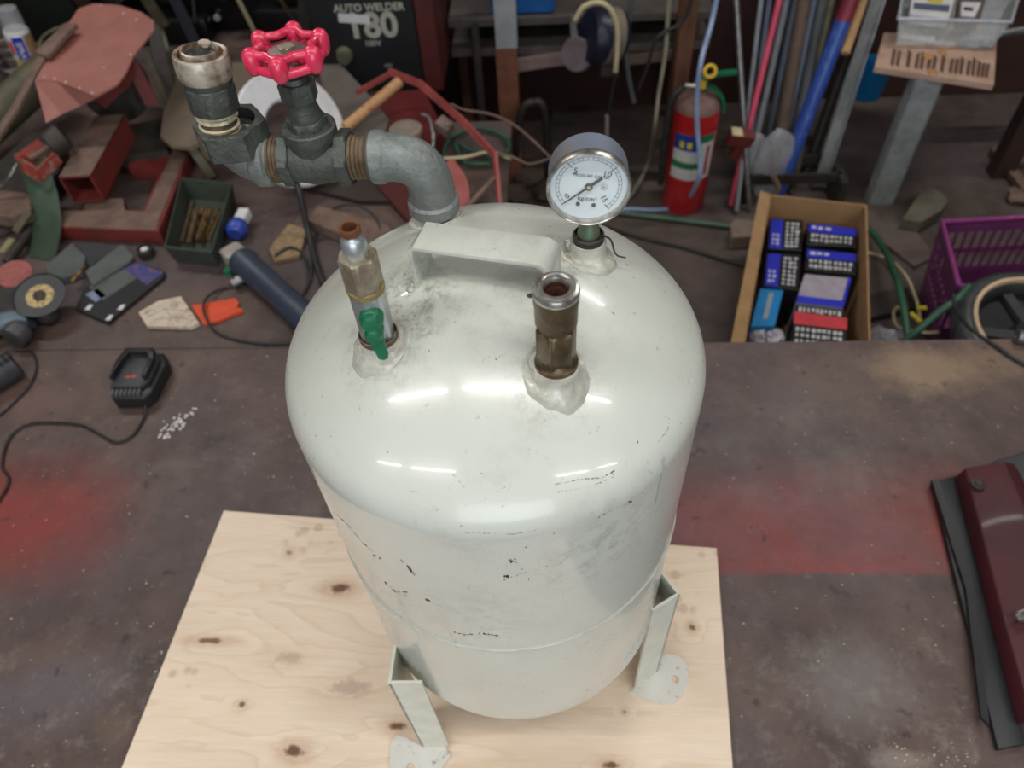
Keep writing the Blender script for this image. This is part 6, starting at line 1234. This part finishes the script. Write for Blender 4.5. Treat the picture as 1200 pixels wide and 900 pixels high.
pack('blue and black pack second from the back on the right side', [(945, 291), (1004, 297), (1003, 322), (943, 316)], PZ, 0.12, KB, [hq2, ('print_marks', marks(0.08, 0.95, 0.48, 0.95, 2, 9) + marks(0.08, 0.5, 0.12, 0.34, 1, 3), WH)])
pack('pack with a plain grey-white top and blue edge in the box', [(943, 321), (998, 326), (988, 361), (933, 354)], PZ + 0.004, 0.12, mat('pack_pale', (168, 160, 172), 0.45), [('blue_band', (0.0, 1.0, 0.76, 1.0), MAT_BLUE), ('blue_edge', (0.93, 1.0, 0.0, 0.76), MAT_BLUE)])
pack('black pack with white print in front of the grey-topped pack', [(934, 357), (990, 364), (989, 377), (932, 370)], PZ - 0.004, 0.11, KB, [('print_marks', marks(0.05, 0.95, 0.15, 0.85, 1, 10), WH)])
pack('red and black pack at the front of the cardboard box', [(931, 364), (993, 372), (991, 412), (928, 406)], PZ + 0.008, 0.12, KB, [('red_band', (0.0, 1.0, 0.02, 0.36), RD), ('print_marks', marks(0.05, 0.95, 0.44, 0.95, 3, 9), WH)])
pack('bright blue thin pack at the left of the cardboard box', [(891, 338), (918, 340), (908, 382), (880, 382)], PZ - 0.005, 0.11, MAT_CYAN, [('print_marks', [(0.42, 0.62, 0.1, 0.8)], mat('pack_grey_print', (150, 158, 164), 0.5))])
for k, (u, v, lb) in enumerate(((890, 388, 'crumpled white plastic bag at the front left of the cardboard box'), (908, 392, 'lilac-white crumpled bag beside the red pack'))):
    b = NB(); q = P(u, v, z=0.13); crumple(b, (q.x, q.y, 0.11), (0.022, 0.026, 0.03), 0.5, 1.7, k + 60, 3); tag(link('crumpled_bag', b, mat('milky_film', (186, 182, 192), 0.35, col2=(160, 156, 168), scale=60), smooth=30), lb, 'bag')
# purple crate
ZC = 0.24; cq = [P(1124, 336, z=ZC), P(1330, 330, z=ZC), P(1290, 250, z=ZC), P(1104, 260, z=ZC)]
o = thing('purple_crate', 'purple slatted plastic crate on the floor behind the black wheel', 'crate', (sum(p.x for p in cq) / 4, sum(p.y for p in cq) / 4, 0))
cb = shrink(cq, 0.84)
def cpt(i, s, t): a_ = cb[i].lerp(cb[(i + 1) % 4], s); c_ = cq[i].lerp(cq[(i + 1) % 4], s); z = t * ZC; q = a_.lerp(c_, t); q.z = max(z, 0.002); return q
for i in range(4):
    inn = (ctr - ctr) ; cc = sum(cq, V((0, 0, 0))) / 4
    def panel(nm, s0, s1, t0, t1, th=0.003):
        b = NB(); q = [cpt(i, s0, t0), cpt(i, s1, t0), cpt(i, s1, t1), cpt(i, s0, t1)]; n_ = (q[1] - q[0]).cross(q[3] - q[0]).normalized() * th
        A = [b.verts.new(x) for x in q]; B = [b.verts.new(x + n_) for x in q]; b.faces.new(A); b.faces.new(B[::-1])
        for k in range(4): b.faces.new((A[k], A[(k + 1) % 4], B[(k + 1) % 4], B[k]))
        link(nm, b, MAT_PURPLE, o)
    panel('upper_band', 0, 1, 0.86, 0.97); panel('lower_band', 0, 1, 0.0, 0.42); panel('middle_band', 0, 1, 0.60, 0.66)
    n = 16 if i % 2 == 0 else 9
    for k in range(n + 1): s = k / n; panel('slat', max(0, s - 0.14 / n), min(1, s + 0.14 / n), 0.42, 0.86)
b = NB(); prism(b, [(p.x, p.y) for p in cb], 0.001, 0.004); link('crate_floor', b, MAT_PURPLE, o)
b = NB(); tube(b, cq + [cq[0]], 0.0065, 8, smooth=False); link('rolled_rim', b, mat('light_purple_plastic', (142, 62, 124), 0.35), o, smooth=60)
# wheel
ZW = 0.28; wc = P(1216, 396, z=ZW); Mw = frame(wc, (0.05, -0.10, 1)); k_ = (P(1216, 396, z=ZW) - P(1116, 396, z=ZW)).length
o = thing('wheel', 'black tyred wheel with a cream rim stripe at the right edge', 'wheel', (wc.x, wc.y, ZW - 0.05))
prf = []
for i in range(17):
    a_ = math.pi * 2 * i / 16; prf.append((k_ * 0.86 + k_ * 0.14 * math.cos(a_), 0.030 * math.sin(a_)))
b = NB(); lathe(b, prf, Mw, 64); link('tyre', b, mat('tyre_rubber', (62, 64, 66), 0.45, col2=(50, 52, 54), scale=30), o, smooth=60)
b = NB(); lathe(b, [(k_ * 0.83, 0.024), (k_ * 0.82, 0.031), (k_ * 0.775, 0.031), (k_ * 0.765, 0.020)], Mw, 64); link('cream_stripe', b, mat('cream_rim', (206, 178, 146), 0.45), o, smooth=60)
b = NB(); lathe(b, [(k_ * 0.78, 0.018), (k_ * 0.70, -0.012), (k_ * 0.30, -0.014), (k_ * 0.26, 0.004), (0, 0.004)], Mw, 64); link('rim_dish', b, MAT_BLACKP, o, smooth=50)
for k in range(5):
    b = NB(); a_ = 2 * math.pi * k / 5 + 0.5; box(b, (0, 0, 0), (k_ * 0.5, 0.022, 0.012), Mw @ Matrix.Rotation(a_, 4, 'Z') @ Matrix.Translation((k_ * 0.45, 0, -0.004))); link('spoke', b, MAT_DARKGREY, o)
b = NB(); lathe(b, [(0.026, 0), (0.026, 0.035), (0.018, 0.045), (0, 0.045)], Mw @ Matrix.Translation((0, 0, 0.0)), 28); link('hub', b, MAT_STEEL, o, smooth=40)
b = NB(); 
for k in range(3): a_ = 2 * math.pi * k / 3 + 0.4; q = wc + V((0.09 * math.cos(a_), 0.09 * math.sin(a_), 0)); box(b, (q.x, q.y, (ZW - 0.03) / 2), (0.05, 0.05, ZW - 0.05))
tag(link('wheel_support', b, MAT_DKSTEEL), 'dark support blocks on the floor beneath the black wheel', 'block')
b = NB(); q = P(1193, 402, z=BZ + 0.0); Mq = frame(V((q.x + 0.01, q.y - 0.0, BZ + 0.013)), V((-1, 0.2, 0.1))); lathe(b, [(0, 0.016), (0.006, 0.016), (0.006, 0.018), (0.012, 0.018), (0.0125, 0), (0.0125, -0.05), (0, -0.05)], Mq, 24); o = tag(link('grey_fitting', b, MAT_STEEL, smooth=40), 'grey metal pipe fitting on the bench edge beside the black wheel', 'fitting')
b = NB(); box(b, (0, 0, -0.045), (0.008, 0.026, 0.010), Mq); link('lime_tag', b, mat('lime_plastic', (160, 190, 60), 0.5), o)
# hoses at right
b = NB(); tube(b, [P(u, v, z=z_) for u, v, z_ in ((1012, 262, .02), (1032, 285, .05), (1048, 318, .10), (1058, 355, .12), (1064, 395, .10))], 0.009, 10); tag(link('dark_green_hose', b, MAT_GREENHOSE, smooth=60), 'dark green hose running down right of the cardboard box', 'hose')
b = NB(); tube(b, [P(u, v, z=z_) for u, v, z_ in ((1050, 408, .26), (1075, 388, .30), (1100, 366, .33), (1122, 350, .345), (1135, 336, .35))], 0.0075, 10); tag(link('dark_green_hose', b, MAT_GREENHOSE, smooth=60), 'dark green hose slanting up from the bench edge to the wheel', 'hose')
b = NB(); tube(b, [P(u, v, z=z_) for u, v, z_ in ((1018, 296, .01), (1042, 304, .02), (1062, 324, .04), (1074, 352, .05), (1078, 372, .06))], 0.004, 8); tag(link('tan_cable', b, MAT_CREAM, smooth=60), 'thin tan cable arching beside the green hose', 'cable')
b = NB(); tube(b, [P(u, v, z=z_) for u, v, z_ in ((1064, 366, .08), (1052, 360, .08), (1047, 368, .08), (1052, 382, .08), (1070, 388, .08), (1095, 390, .08), (1122, 384, .08))], 0.004, 8); tag(link('tan_cable', b, MAT_CREAM, smooth=60), 'tan cable curled in a loop near the bench edge', 'cable')
b = NB(); box(b, (0, 0, 0), (0.010, 0.034, 0.006), frame(P(1073, 372, z=0.10), (0, 0, 1), x=(1, 0.5, 0))); box(b, (0, 0, 0), (0.022, 0.010, 0.006), frame(P(1080, 361, z=0.10), (0, 0, 1))); tag(link('yellow_clip', b, mat('yellow_clip', (206, 186, 50), 0.4)), 'small yellow plastic clip on the green hose', 'clip')
b = NB(); q = P(1042, 400, z=0.05); crumple(b, (q.x, q.y, 0.04), (0.05, 0.04, 0.035), 0.5, 1.7, 77, 3); tag(link('plastic_wrap', b, MAT_BAG, smooth=30), 'crumpled clear wrap on the floor right of the cardboard box', 'bag')
b = NB(); tube(b, [P(1117, 345, z=.37), P(1120, 362, z=.37), P(1136, 384, z=.40), P(1165, 404, z=BZ + 0.004), P(1195, 424, z=BZ + 0.004), P(1230, 440, z=BZ + 0.004)], 0.0035, 8); tag(link('black_cable', b, MAT_RUBBER, smooth=60), 'black cable lying over the bench edge and the wheel at the right', 'cable')
# floor clutter right
b = NB(); slab(b, [(1018, 345), (1095, 330), (1110, 352), (1020, 372)], 0.001, 0.02); tag(link('floor_plank', b, MAT_DKSTEEL), 'dark plank on the floor beneath the green hose', 'plank')
# ceiling tube fixtures above the bench, plus the added fill pair at the back
for (x, y) in TUBES_AND_FILL:
    t = thing('ceiling_light', 'bare fluorescent tube fixture on the ceiling, the back pair added for fill', 'light fixture', (x, y, 2.76), 'ceiling tube lights')
    b = NB(); box(b, (x, y, 2.735), (1.22, 0.09, 0.05)); link('fixture_housing', b, MAT_WHITEP, t)
